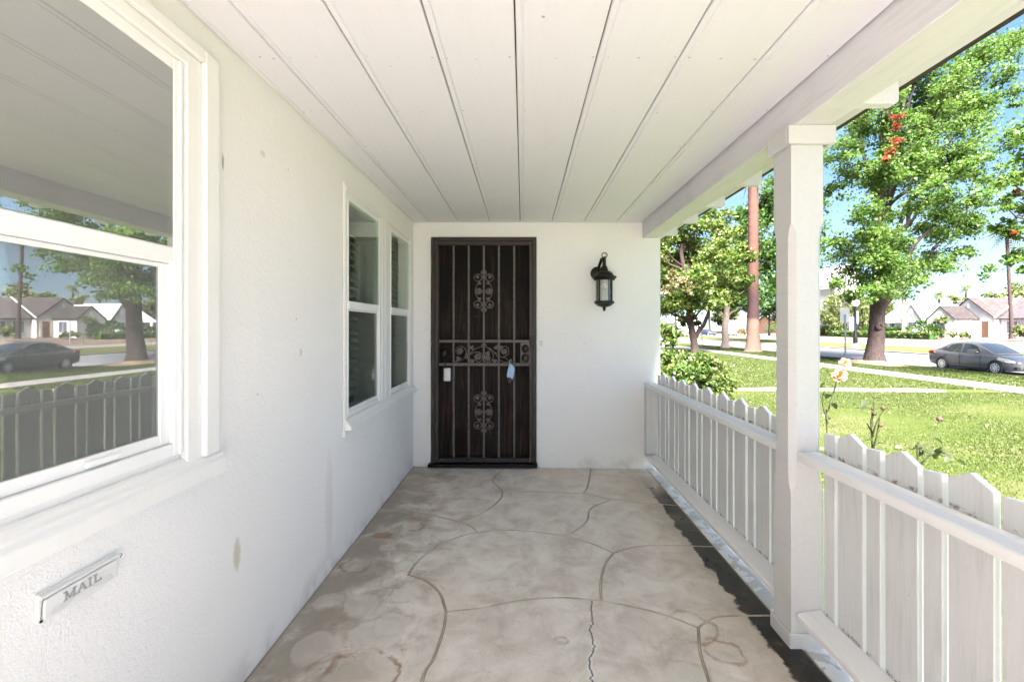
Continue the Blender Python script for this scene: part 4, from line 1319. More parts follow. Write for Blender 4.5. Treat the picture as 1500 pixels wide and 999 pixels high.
prof = [(743.0, 551.5), (742.6, 548), (744.2, 540.5), (746.0, 534.5), (748.0, 532.0), (749.8, 533.0), (753.4, 537.8), (754.0, 542), (753.0, 548), (751.3, 553.5), (750.2, 556.2), (748.5, 557.6), (744.5, 555.6)]
put("box_body", MB().prism([(dX(a), dZ(b)) for a, b in prof], lambda a, b, d: (a, d, b), YD - 0.066, YD - 0.014), 'lockblue', kb2, bevel=0.004, smooth=True)
bt = [(743.4, 552.3), (745, 551.3), (748.7, 552.3), (750.5, 554.2), (750.0, 558.2), (747.6, 560.6), (745.2, 559.6), (743.4, 556.5)]
put("key_cavity", MB().prism([(dX(a), dZ(b)) for a, b in bt], lambda a, b, d: (a, d, b), YD - 0.0685, YD - 0.02), 'black', kb2, bevel=0.002)
put("shackle", MB().tube([(dX(746.5), YD - 0.036, dZ(533.5)), (dX(746.6), YD - 0.036, dZ(529)), (dX(747.6), YD - 0.03, dZ(527)), (dX(749), YD - 0.0, dZ(527)), (dX(749.5), YD + 0.02, dZ(531))], 0.006, 6), 'galv', kb2)
db = thing("doorbell", "small beige doorbell button on the end wall by the door latch", "doorbell", (dX(793), YB, dZ(502.5)))
put("bell_plate", MB().bev(dX(791), dX(795.2), YB - 0.012, YB - 0.0005, dZ(506.5), dZ(498.5), 0.003), 'beige', db)
put("push_button", MB().lathe([(0.006, 0), (0.006, -0.004), (0.003, -0.006)], (dX(793.1), YB - 0.0125, dZ(502.5)), 10, 'y'), 'vinyl', db)

# ------------------------------------------------------------------ wall lantern
YL = YB - 0.15
KL = YL / F
def lX(u): return (u - CX) * KL
def lZ(v): return CZ - (v - CY) * KL
lx = lX(885.2)
ln = thing("wall_lantern", "dark bronze lantern with clear seeded glass on the white end wall", "lantern", (lx, YB, lZ(415)))
def rr(px): return px * KL
put("back_plate", MB().lathe([(0.062, 0.0), (0.062, -0.012), (0.048, -0.02), (0.02, -0.024)], (lX(879), YB - 0.0005, lZ(398)), 20, 'y'), 'bronze', ln, smooth=True)
put("arm", MB().tube([(lX(879), YB - 0.02, lZ(398)), (lX(880), YB - 0.07, lZ(388)), (lX(882.5), YB - 0.12, lZ(378.5)), (lx, YL, lZ(377)), (lx, YL, lZ(395))], [0.013, 0.013, 0.014, 0.015, 0.017], 10), 'bronze', ln, smooth=True)
put("ring", MB().tube([(lx + math.cos(t) * rr(3.9), YL - 0.01, lZ(374.2) + math.sin(t) * rr(3.7)) for t in [2 * math.pi * i / 16 for i in range(17)]], 0.0042, 6), 'bronze', ln, smooth=True)
def lath(name, pr, m, n=24):
    return put(name, MB().lathe([(rr(r), lZ(v) - lZ(415)) for r, v in pr], (lx, YL, lZ(415)), n), m, ln, smooth=True)
lath("roof", [(2.5, 389), (4.5, 391), (5.0, 394), (6.2, 395.5), (6.0, 397), (9.5, 398), (12.8, 401.5), (14.2, 404.5), (17.8, 405.2), (18.0, 407), (16.2, 408.2), (15.2, 410.5), (13.0, 411)], 'bronze')
lath("glass_shade", [(12.2, 411.1), (12.3, 425), (12.2, 440.8)], 'glass_lamp')
lath("tray", [(13.2, 440.9), (14.4, 441.6), (14.4, 444.6), (12.6, 445.6), (9.6, 448.2), (4.5, 449.8), (2.0, 450.2)], 'bronze')
lath("finial", [(1.8, 450.0), (3.0, 451.6), (1.7, 452.8), (2.4, 454.0), (1.0, 455.4), (0.3, 456.0)], 'bronze', 12)
for a in (-132, -48, 48, 132):
    x, y = lx + math.cos(R(a)) * rr(12.9), YL + math.sin(R(a)) * rr(12.9)
    put("strut", MB().bev(x - 0.0068, x + 0.0068, y - 0.005, y + 0.005, lZ(441.2), lZ(410.2), 0.002), 'bronze', ln)
put("bulb", MB().lathe([(0.004, -0.03), (0.022, -0.022), (0.028, -0.004), (0.022, 0.016), (0.013, 0.03), (0.012, 0.05)], (lx, YL, lZ(419)), 14), 'bulb', ln, smooth=True)
put("socket", MB().lathe([(0.016, 0.0), (0.016, 0.03)], (lx, YL, lZ(411.5) - 0.035), 12), 'beige', ln)

# ------------------------------------------------------------------ porch post
PX0, PX1, PYA, PYB = 1.080, 1.210, 1.832, 1.962
post = thing("porch_post", "square white porch post with chamfered corners carrying the beam", "post", ((PX0 + PX1) / 2, (PYA + PYB) / 2, -0.03))
def chamfer_post(x0, x1, y0, y1, levels):
    """levels: (z, c) chamfer c at each height"""
    mb = MB(); vs = []; fs = []
    for z, c in levels:
        c = max(c, 0.0015)
        vs += [(x0 + c, y0, z), (x1 - c, y0, z), (x1, y0 + c, z), (x1, y1 - c, z), (x1 - c, y1, z), (x0 + c, y1, z), (x0, y1 - c, z), (x0, y0 + c, z)]
    for i in range(len(levels) - 1):
        for k in range(8):
            fs.append((i * 8 + k, i * 8 + (k + 1) % 8, (i + 1) * 8 + (k + 1) % 8, (i + 1) * 8 + k))
    fs.append(tuple(range(7, -1, -1))); fs.append(tuple((len(levels) - 1) * 8 + k for k in range(8)))
    return mb.add(vs, fs)
put("shaft", chamfer_post(PX0, PX1, PYA, PYB, [(-0.02, 0.002), (0.600, 0.002), (0.615, 0.010), (0.635, 0.018), (0.665, 0.022), (1.62, 0.022), (1.65, 0.018), (1.672, 0.010), (1.685, 0.002), (2.0715, 0.002)]), 'rail_white', post)
def collar(x0, x1, y0, y1, z0, z1, t):
    """four boards boxed round the shaft"""
    mb = MB()
    mb.box(x0 - t, x1 + t, y0 - t, y0 - 0.0005, z0, z1).box(x0 - t, x1 + t, y1 + 0.0005, y1 + t, z0, z1)
    mb.box(x0 - t, x0 - 0.0005, y0 - 0.0004, y1 + 0.0004, z0, z1 - 0.0006).box(x1 + 0.0005, x1 + t, y0 - 0.0004, y1 + 0.0004, z0, z1 - 0.0006)
    return mb
put("cap", collar(PX0 - 0.001, PX1 + 0.021, PYA, PYB, 1.996, 2.0712, 0.019), 'rail_white', post, bevel=0.003)
put("base_block", collar(PX0, PX1, PYA, PYB, -0.030, 0.036, 0.010), 'rail_white', post, bevel=0.003)

# ------------------------------------------------------------------ picket balustrade
PKX, PKT = 1.196, 0.020
def picket(wide, L):
    w = 0.124 if wide else 0.062
    zb0 = 0.055
    prof = [(-w / 2, zb0), (w / 2, zb0), (w / 2, 0.842), (0.0, 0.874), (-w / 2, 0.842)] if wide else [(-w / 2, zb0), (w / 2, zb0), (w / 2, 0.842), (-w / 2, 0.848)]
    return MB().prism([(a, b) for a, b in prof], lambda a, b, d: (d, a, b), 0.0, PKT)
PROTO = {}
def balustrade(y0, y1, label, start, order):
    r = thing("balustrade", label, "railing", (PKX, (y0 + y1) / 2, 0.0))
    cy = (y0 + y1) / 2
    put("top_rail", MB().bev(1.100, PKX - 0.001, y0, y1, 0.728, 0.763, 0.004), 'rail_lit', r)
    br = [(1.100, 0.088), (PKX - 0.001, 0.088), (PKX - 0.001, 0.130), (1.106, 0.118), (1.100, 0.112)]
    put("bottom_rail", MB().prism(br, lambda a, b, d: (a, d, b), y0, y1), 'rail_lit', r, bevel=0.002)
    yy, wide = start, order
    gap = 0.0195 if y1 < 3 else 0.0225
    while True:
        w = 0.124 if wide else 0.062
        if yy - w < y0 - 0.001: break
        c = yy - w / 2
        if wide not in PROTO:
            b = BASE[r.name]
            mb = picket(wide, 0)
            mb.v = [(x + b.x, y + b.y, z + b.z) for x, y, z in mb.v]
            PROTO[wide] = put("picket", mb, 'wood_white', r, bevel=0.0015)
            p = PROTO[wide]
            p.data.materials.append(MAT['edge_lit'])
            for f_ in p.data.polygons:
                if abs(f_.normal.x) < 0.5: f_.material_index = 1  # edges and tops take the brighter copy, painting in light from the open end
        else:
            p = copy_part(PROTO[wide], r)
        p.location = (rng.uniform(-0.001, 0.001), c - cy, rng.uniform(-0.004, 0.003))
        p.rotation_euler = (rng.uniform(-0.004, 0.004), 0, rng.uniform(-0.006, 0.006))
        yy -= w + gap
        wide = not wide
    return r
balustrade(PYB + 0.002, YB - 0.003, "white picket railing between the post and the end wall", YB - 0.10, False)
balustrade(-1.65, PYA - 0.002, "white picket railing on the viewer's side of the post", 1.832 - 0.021, False)
for r_ in [o_ for o_ in bpy.data.objects if o_.name.startswith("balustrade") and o_.location.y > 2]:
    put("end_board", MB().bev(1.102, 1.222, YB - 0.085, YB - 0.004, 0.131, 0.727, 0.002), 'wood_white', r_)

# ------------------------------------------------------------------ roses and shrubs by the railing
def rose_plant(base, stems, label, leaf_spots, heads=(), blooms=()):
    b = Vector(base)
    t = thing("rose_plant", label, "rose", b)
    mb = MB()
    for pts in stems:
        P = [Vector(p) for p in smooth_path(pts, 4)]
        mb.tube(P, [0.0042 - 0.0022 * i / (len(P) - 1) for i in range(len(P))], 5)
    put("stem", mb, 'stem', t, smooth=True)
    if leaf_spots:
        for p in leaf_spots:
            lf = MB()
            a = rng.uniform(0, 6.28); tl_ = rng.uniform(-0.9, 0.5)
            d = Vector((math.cos(a) * math.cos(tl_), math.sin(a) * math.cos(tl_), math.sin(tl_)))
            w = d.cross(Vector((rng.uniform(-.4, .4), rng.uniform(-.4, .4), 1))).normalized()
            nn = w.cross(d)
            L = rng.uniform(0.030, 0.046)
            p = Vector(p)
            ring = [(0, 0), (0.25, 0.30), (0.55, 0.36), (0.82, 0.2), (1.0, 0), (0.82, -0.2), (0.55, -0.36), (0.25, -0.30)]
            mid = [0.25, 0.55, 0.82]
            vs = [p + d * L * s_ + w * L * q_ + nn * L * (0.18 * abs(q_) * 2 - 0.25 * s_ * s_) for s_, q_ in ring] + [p + d * L * s_ + nn * L * (-0.25 * s_ * s_) for s_ in mid]
            lf.add(vs, [(0, 1, 8), (0, 8, 7), (1, 2, 9, 8), (8, 9, 6, 7), (2, 3, 10, 9), (9, 10, 5, 6), (3, 4, 10), (10, 4, 5)])
            put("leaf", lf, 'leaf_rose', t, smooth=True)
    for p, r_ in heads:
        hb = MB().blob(p, r_, r_, r_ * 0.85, 8, 5)
        for k in range(5):
            a = k * 1.257
            hb.add([Vector(p) + Vector((math.cos(a) * r_ * 0.5, math.sin(a) * r_ * 0.5, -r_ * 0.4)), Vector(p) + Vector((math.cos(a + .3) * r_ * 1.2, math.sin(a + .3) * r_ * 1.2, -r_ * 0.5)), Vector(p) + Vector((math.cos(a) * r_ * 2.0, math.sin(a) * r_ * 2.0, -r_ * 0.2 + rng.uniform(-.5, .4) * r_))], [(0, 1, 2)])
        put("spent_flower", hb, 'rosehip', t, smooth=True)
    for p, r_ in blooms:
        fb = MB()
        p = Vector(p)
        for ring, (n_, rad, tilt_) in enumerate([(5, 1.0, 0.35), (5, 0.75, 0.8), (4, 0.5, 1.15), (3, 0.28, 1.4)]):
            for k in range(n_):
                a = 2 * math.pi * k / n_ + ring * 0.5 + rng.uniform(-.15, .15)
                up = Vector((-0.5, -0.72, 0.5)).normalized(); bx_ = up.cross(Vector((0, 0, 1))).normalized(); by_ = up.cross(bx_); e = bx_ * math.cos(a) + by_ * math.sin(a); s_ = by_ * math.cos(a) - bx_ * math.sin(a)
                o_ = e * math.cos(tilt_) + up * math.sin(tilt_)
                L = r_ * (0.55 + rad * 0.55)
                fb.add([p, p + o_ * L * 0.5 + s_ * L * 0.42, p + o_ * L * 0.95 + s_ * L * 0.3 - up * L * 0.12, p + o_ * L * 1.02 - up * L * 0.05, p + o_ * L * 0.95 - s_ * L * 0.3 - up * L * 0.12, p + o_ * L * 0.5 - s_ * L * 0.42], [(0, 1, 2, 3), (0, 3, 4, 5)])
        put("flower", fb, 'petal', t, smooth=True)
    return t

def pt(u, v, Y): return tuple(at(u, v, Y))
g0 = 1.95
rose_plant((1.56, g0, -0.55), [[(1.56, g0, -0.55), pt(1278, 660, g0), pt(1277, 620, g0), pt(1278, 598, g0 + .02)], [pt(1278, 640, g0), pt(1283, 622, g0 - .02), pt(1295, 598, g0 - .03)], [pt(1278, 660, g0), pt(1284, 640, g0 - .02), pt(1289, 612, g0 - .03)], [pt(1277, 625, g0), pt(1280, 605, g0), pt(1281, 580, g0)], [pt(1277, 632, g0), pt(1270, 620, g0 + .02)]],
           "thin rose stems with spent brown heads beyond the railing, next to the post", [pt(1262, 598, g0), pt(1266, 600, g0 + .03), pt(1272, 588, g0), pt(1280, 645, g0 - .03), pt(1287, 650, g0 - .02), pt(1284, 652, g0), pt(1255, 599, g0 + .02), pt(1293, 585, g0 + .02)],
           [(pt(1294, 598, g0 - .03), 0.010), (pt(1281, 606, g0), 0.009), (pt(1290, 623, g0 - .03), 0.010), (pt(1279, 599, g0 + .02), 0.008)])
g1 = 1.72
rose_plant((1.50, g1, -0.55), [[(1.50, g1, -0.55), pt(1344, 690, g1), pt(1350, 665, g1), pt(1366, 640, g1), pt(1376, 617, g1)], [pt(1346, 685, g1), pt(1356, 672, g1 - .02), pt(1372, 662, g1 - .03), pt(1392, 666, g1 - .04)], [pt(1352, 660, g1), pt(1345, 655, g1 + .02), pt(1336, 658, g1 + .03)]],
           "rose stem with one spent head and dark leaves above the pickets", [pt(1383, 645, g1), pt(1367, 640, g1), pt(1352, 662, g1), pt(1356, 666, g1 + .02), pt(1370, 660, g1 - .03), pt(1374, 664, g1 - .02), pt(1392, 670, g1 - .04), pt(1398, 672, g1 - .05), pt(1336, 658, g1 + .03), pt(1342, 657, g1), pt(1366, 664, g1 - .04), pt(1385, 668, g1), pt(1378, 655, g1 - .05)],
           [(pt(1377, 614, g1), 0.011)])
g2 = 2.2
rose_plant((1.62, g2 + .1, -0.55), [[(1.62, g2 + .1, -0.55), pt(1212, 640, g2 + .06), pt(1214, 600, g2 + .03), pt(1226, 556, g2)], [pt(1214, 600, g2 + .03), pt(1226, 560, g2 + .05), pt(1237, 536, g2 + .06)], [pt(1213, 620, g2), pt(1205, 590, g2), pt(1208, 572, g2)]],
           "rose with two peach blooms right behind the post", [pt(1210, 560, g2), pt(1213, 572, g2), pt(1206, 580, g2), pt(1218, 578, g2), pt(1208, 550, g2), pt(1219, 590, g2), pt(1205, 566, g2)],
           (), [(pt(1230, 551, g2), 0.033), (pt(1238, 532, g2 + .06), 0.025)])
g3 = 1.36
rose_plant((1.47, g3, -0.5), [[(1.47, g3, -0.5), pt(1406, 760, g3 + .03), pt(1410, 705, g3)]], "single small orange rosebud just showing above the near pickets", [pt(1404, 712, g3)], [(pt(1411, 700, g3), 0.007)])

def shrub(name, label, c, rx, ry, rzv, n, size, m, stems=7, group=None, cat="shrub"):
    b = Vector((c[0], c[1], zl(c[0]) - 0.01))
    t = thing(name, label, cat, b, group)
    P = []
    for k in range(26):
        a = nrng.normal(size=3); a /= np.linalg.norm(a)
        a[2] = abs(a[2]) * 1.25 - 0.35
        rr_ = nrng.uniform(0.55, 1.0)
        cc = (c[0] + a[0] * rx * rr_, c[1] + a[1] * ry * rr_, c[2] + a[2] * rzv * rr_)
        P.append(clump_points(cc, min(rx, rzv) * 0.42, n // 26, 5, 0.9))
    V, Q = leaves(np.concatenate(P), size, 0.62, 0.5)
    np_mesh("foliage", V, Q, m, t)
    mb = MB()
    for k in range(stems):
        e = (c[0] + rng.uniform(-.7, .7) * rx, c[1] + rng.uniform(-.7, .7) * ry, c[2] + rng.uniform(-.1, .6) * rzv)
        mb.tube(limb_pts((b.x + rng.uniform(-.08, .08), b.y + rng.uniform(-.08, .08), b.z), e, 0.1), [0.014 - 0.0018 * i for i in range(7)], 5)
    put("stem", mb, 'bark_dark', t)
    return t
shrub("shrub", "rounded dense green shrub rising behind the far end of the railing", (3.15, 8.3, 0.12), 0.66, 0.62, 0.74, 9500, 0.065, 'leaf_shrub')
shrub("shrub", "tall leafy shrub half hidden by the edge of the end wall", (4.05, 13.0, 0.55), 0.42, 0.5, 1.1, 1500, 0.13, 'leaf_shrub')

# ------------------------------------------------------------------ trees
def tree(name, label, base, r0, top, clumps, leaf_size, m, bark, dens=1.0, limbs=True, r1=None, trunk_pts=None, extra=None, group=None, aspect=0.8, sub=7, nlimb=18, cat="tree", tight=0.36):
    """clumps: world (x, y, z, radius); trunk from base to top point"""
    base, top = Vector(base), Vector(top)
    t = thing(name, label, cat, base, group)
    mb = MB()
    pts = [Vector(p) for p in trunk_pts] if trunk_pts else limb_pts(base, top, 0.03, 8, 0.012)
    n = len(pts)
    r1 = r1 if r1 is not None else r0 * 0.45
    rad = [r0 + (r1 - r0) * i / (n - 1) for i in range(n)]
    flare = [(base + Vector((0, 0, -0.12)), r0 * 1.42), (base + Vector((0, 0, 0.08)), r0 * 1.24), (base + Vector((0, 0, 0.45)), r0 * 1.04)]
    mb.tube([f[0] for f in flare] + pts[1:], [f[1] for f in flare] + rad[1:], 14)
    if limbs:
        order = sorted(clumps, key=lambda c: -c[3])[:nlimb]
        for c in order:
            cz_ = c[2]
            k = max(1, min(n - 1, int((n - 1) * max(0.25, min(1.0, (cz_ - base.z) * 0.72 / max(0.1, top.z - base.z))))))
            st_ = pts[k]
            P = limb_pts(st_, c[:3], 0.12, 7, 0.03)
            ra = min(rad[k] * 0.5, 0.06 + 0.02 * (Vector(c[:3]) - st_).length)
            mb.tube(P, [ra * (1 - 0.82 * i / 7) for i in range(8)], 6)
    if extra: mb.add(extra.v, extra.f)
    put("trunk", mb, bark, t, smooth=True)
    P = [clump_points(c[:3], c[3], int(dens * 240 * c[3] ** 2 * (0.2 / leaf_size) ** 2) + 8, sub, 0.85, 0.75, tight) for c in clumps]
    V, Q = leaves(np.concatenate(P), leaf_size, aspect, 0.35, 0.55)
    np_mesh("crown", V, Q, m, t)
    return t

def px_clumps(lst, Y, dy, k=1.0):
    out = []
    for u, v, r in lst:
        yy = Y + rng.uniform(-dy, dy)
        p = at(u, v, yy)
        out.append((p.x, p.y, p.z, r * 1.18 * yy / F * k))
    return out

# the large maple on the parkway
MY = 26.6
maple_px = [(1455, 75, 34), (1420, 105, 38), (1375, 128, 40), (1335, 160, 36), (1400, 165, 40), (1450, 145, 34), (1478, 205, 20), (1468, 110, 18), (1487, 150, 10),
            (1250, 190, 30), (1230, 225, 28), (1285, 195, 32), (1325, 225, 36), (1380, 215, 42), (1430, 215, 36), (1468, 258, 26), (1245, 255, 26), (1278, 252, 30),
            (1225, 285, 18), (1300, 262, 26), (1345, 262, 26), (1395, 265, 40), (1442, 285, 24), (1375, 310, 32), (1400, 335, 30), (1360, 345, 26), (1430, 330, 20),
            (1222, 350, 16), (1250, 365, 30), (1290, 350, 30), (1285, 395, 34), (1250, 405, 28), (1325, 385, 32), (1362, 378, 26), (1310, 425, 22), (1248, 436, 14), (1388, 385, 20), (1352, 412, 15),
            (1412, 372, 15), (1228, 412, 14), (1265, 318, 20), (1300, 318, 14), (1385, 60, 40), (1425, 25, 38), (1335, 105, 36), (1395, -10, 44), (1350, 30, 40), (1290, 150, 32), (1340, -35, 46), (1290, 70, 40), (1255, 130, 34), (1300, 10, 42), (1380, -80, 46), (1320, -100, 40), (1455, 395, 9), (1440, 405, 7)]
maple_cl = px_clumps(maple_px, MY, 2.4) + px_clumps([(1282, 415, 22), (1290, 380, 24), (1275, 350, 20), (1300, 335, 20), (1280, 300, 18), (1305, 215, 20), (1315, 165, 20), (1340, 195, 20), (1410, 250, 22), (1420, 185, 20), (1395, 120, 22), (1272, 432, 14), (1296, 432, 14), (1285, 262, 18), (1310, 255, 18), (1345, 235, 20), (1335, 305, 16), (1360, 285, 20), (1370, 165, 20), (1300, 395, 20), (1318, 350, 16)], MY - 2.7, 0.8, 1.1)
mb_ = at(1281, 529, MY)
tree("maple_tree", "large maple with a thick grey trunk on the parkway, right of the post", (mb_.x, MY, -0.70), 0.44, (at(1295, 120, MY).x, MY, at(1295, 60, MY).z), maple_cl, 0.14, 'leaf_maple', 'bark_grey', 1.6, nlimb=26, r1=0.13, tight=0.35,
     trunk_pts=[(mb_.x, MY, -0.70), at(1284, 495, MY), at(1285.5, 460, MY), at(1286, 425, MY), at(1289, 380, MY), at(1285, 320, MY), at(1290, 250, MY), at(1300, 170, MY), at(1310, 80, MY), at(1320, 0, MY)])
maple = bpy.data.objects["maple_tree"]
P = np.concatenate([clump_points(at(u, v, MY - 3.7), r * MY / F, 70, 5, 0.9) for u, v, r in ((1313, 172, 6), (1311, 186, 6), (1317, 203, 8), (1312, 213, 8), (1306, 224, 7), (1300, 232, 5))])
V, Q = leaves(P, 0.16, 0.8)
np_mesh("red_leaves", V, Q, 'leaf_red', maple)['label'] = "streak of bright red autumn leaves"
knot = MB().lathe([(0.20, 0.0), (0.20, -0.06), (0.13, -0.09), (0.10, -0.04)], (at(1281, 478.5, MY).x, MY - 0.36, at(1281, 478.5, MY).z), 12, 'y')
put("trunk_knot", knot, 'bark_grey', maple, smooth=True)

# street tree whose branches enter at the right edge
RY = 16.8
right_cl = [(*at(u, v, RY + rng.uniform(-1.2, 1.2)), r * RY / F) for u, v, r in ((1485, 265, 16), (1470, 300, 14), (1492, 295, 18), (1470, 330, 16), (1490, 340, 20), (1485, 375, 16), (1500, 385, 20), (1520, 240, 40), (1540, 300, 45), (1560, 360, 46), (1600, 240, 60), (1620, 320, 60), (1600, 170, 60), (1680, 230, 60), (1690, 320, 55), (1540, 180, 40))]
tree("maple_tree", "maple branches reaching in at the right edge of the view", (20.4, RY, -0.87), 0.26, (20.6, RY, 7.2), right_cl, 0.16, 'leaf_maple', 'bark_grey', 1.6, r1=0.1)
P = np.concatenate([clump_points(at(1486, 341, RY - 0.9), 0.10, 26, 3, 0.9), clump_points(at(1490, 280, RY - 0.9), 0.07, 14, 3, 0.9)])
V, Q = leaves(P, 0.16, 0.8)
np_mesh("red_leaves", V, Q, 'leaf_red', bpy.data.objects["maple_tree.001"])

# the group of trees on the left, seen between the wall and the post
AY = 38.0
a_px = [(985, 350, 20), (1010, 335, 22), (1040, 330, 22), (1070, 345, 22), (985, 380, 20), (1015, 370, 26), (1050, 370, 28), (1085, 375, 20), (995, 440, 20), (1030, 410, 26), (1065, 405, 26), (975, 415, 14), (1045, 440, 20), (1090, 410, 14), (1020, 445, 16), (980, 455, 14), (1075, 435, 14), (1060, 320, 14), (1035, 310, 12), (960, 350, 26), (940, 400, 30), (950, 440, 22), (925, 360, 26)]
ab = at(1018, 513, AY)
fork = MB().tube([at(1019, 494, AY), at(1024, 484, AY), at(1031, 476, AY), at(1036, 464, AY), at(1044, 440, AY)], [0.20, 0.18, 0.17, 0.15, 0.09], 8)
fork.tube([at(1009, 452, AY), at(1022, 450, AY), at(1034, 452, AY)], [0.10, 0.08, 0.04], 6)
tree("shade_tree", "leafy yellow green tree with a dark forked trunk behind the shrub", (ab.x, AY, -0.86), 0.30, at(1006, 380, AY), px_clumps(a_px, AY, 2.6), 0.24, 'leaf_yellow', 'bark_dark', 2.7, r1=0.14, extra=fork,
     trunk_pts=[(ab.x, AY, -0.86), at(1015.5, 495, AY), at(1012, 472, AY), at(1009, 450, AY), at(1008, 425, AY), at(1003, 400, AY), at(998, 370, AY), at(1000, 345, AY)])
P = np.concatenate([clump_points(at(u, v, AY - 3.0), r * AY / F, int(10 * r), 5) for u, v, r in ((985, 405, 11), (1000, 412, 12), (1018, 416, 9), (975, 425, 9), (1005, 425, 9), (1030, 408, 6), (985, 420, 10))])
V, Q = leaves(P, 0.26, 0.8)
np_mesh("dry_leaves", V, Q, 'leaf_pink', bpy.data.objects["shade_tree"])['label'] = "dry pinkish patch of leaves low in the crown"
BY = 46.0
b_px = [(1050, 420, 22), (1080, 430, 20), (1040, 445, 18), (1070, 450, 16), (1095, 445, 14), (1060, 400, 22), (1085, 395, 20), (1030, 430, 14), (1100, 420, 14)]
bb = at(1062, 512, BY)
tree("street_tree", "dark green tree with a straight pale trunk left of the palm", (bb.x, BY, -0.86), 0.36, at(1064, 420, BY), px_clumps(b_px, BY, 2.5), 0.30, 'leaf_dark', 'bark_pale', 2.2, r1=0.22)
CYY = 62.0
c_px = [(1085, 340, 22), (1115, 330, 22), (1135, 300, 24), (1120, 365, 24), (1140, 370, 26), (1118, 400, 22), (1140, 420, 24), (1125, 440, 20), (1100, 320, 18), (1150, 330, 30), (1160, 400, 30), (1170, 300, 30), (1085, 312, 12), (1140, 455, 16), (1128, 285, 18), (1150, 270, 24), (1170, 240, 30), (1180, 350, 30), (1120, 455, 12)]
cb = at(1150, 497, CYY)
tree("dark_leaf_tree", "tall dark green tree behind the palm trunk and the post", (cb.x, CYY, -0.84), 0.4, at(1150, 330, CYY), px_clumps(c_px, CYY, 3.5), 0.36, 'leaf_dark', 'bark_grey', 2.0, r1=0.2)
# far trees closing the view down the street
def far_tree(u, v_top, v_bot, w, Y, m, label, bark='bark_grey', n=10, name="far_tree"):
    cl = []
    for k in range(n):
        uu = u + rng.uniform(-1, 1) * w * 0.7
        vv = v_top + (v_bot - v_top) * rng.uniform(0.22, 0.82)
        yy = Y + rng.uniform(-2, 2)
        p = at(uu, vv, yy)
        cl.append((p.x, p.y, p.z, w * 0.42 * Y / F))
    bx = at(u, 500, Y).x
    gzv = zl(bx)
    return tree(name, label, (bx, Y, gzv), 0.28, at(u, (v_top + v_bot) / 2, Y), cl, max(0.34, Y / F * 4.2), m, bark, 1.3 * (max(0.34, Y / F * 4.2) / 0.3) ** 0.6, nlimb=6, r1=0.12, group="trees in the far distance", sub=6)
far_tree(990, 330, 480, 46, 110, 'leaf_yellow', "distant tree at the left end of the street, hard by the wall edge")
far_tree(1040, 335, 478, 44, 125, 'leaf_dark', "distant dark tree closing the street behind the forked tree")
far_tree(1095, 300, 480, 46, 120, 'leaf_yellow', "distant pale green tree behind the palm trunk")
far_tree(1150, 250, 478, 56, 105, 'leaf_dark', "distant tall tree showing left of the post")
far_tree(1060, 440, 482, 22, 140, 'leaf_pale', "small distant pale tree left of the palm foot")
far_tree(1010, 455, 484, 18, 138, 'leaf_dark', "small distant dark tree beyond the parked cars")
far_tree(940, 330, 480, 60, 120, 'leaf_dark', "distant tree hidden behind the end wall corner")
far_tree(1400, 424, 478, 20, 98, 'leaf_pale', "hazy round tree behind the chimney of the white house", n=9)
far_tree(1370, 446, 480, 20, 82, 'leaf_yellow', "yellowing tree between the two white houses", n=10)
far_tree(1345, 450, 486, 22, 76, 'leaf_yellow', "rounded yellow green tree beside the white house gable", n=11)
far_tree(1480, 405, 470, 30, 96, 'leaf_pale', "large hazy tree behind the roof at the right edge", n=11)
far_tree(1455, 425, 465, 20, 100, 'leaf_dark', "dark tree behind the roof of the white house", n=9)
# willows behind the hedge
def willow(u, Y, label, w=36, v_top=420, v_bot=486):
    cl = []
    for k in range(44):
        a = rng.uniform(-1, 1)
        vv = v_top + 8 + abs(a) * 14 + rng.uniform(0, 0.8) * (v_bot - v_top)
        p = at(u + a * w, vv, Y + rng.uniform(-2.5, 2.5))
        cl.append((p.x, p.y, p.z, 9.0 * Y / F))
    bx = at(u, 490, Y).x
    return tree("willow_tree", label, (bx, Y, zl(bx)), 0.3, at(u, v_top + 20, Y), cl, 0.42, 'leaf_willow', 'bark_grey', 3.6, nlimb=8, aspect=0.4, sub=7, tight=0.6)
willow(1235, 84, "pale drooping willow behind the sign, next to the post")
willow(1285, 88, "pale willow behind the big maple trunk", 30, 425, 486)

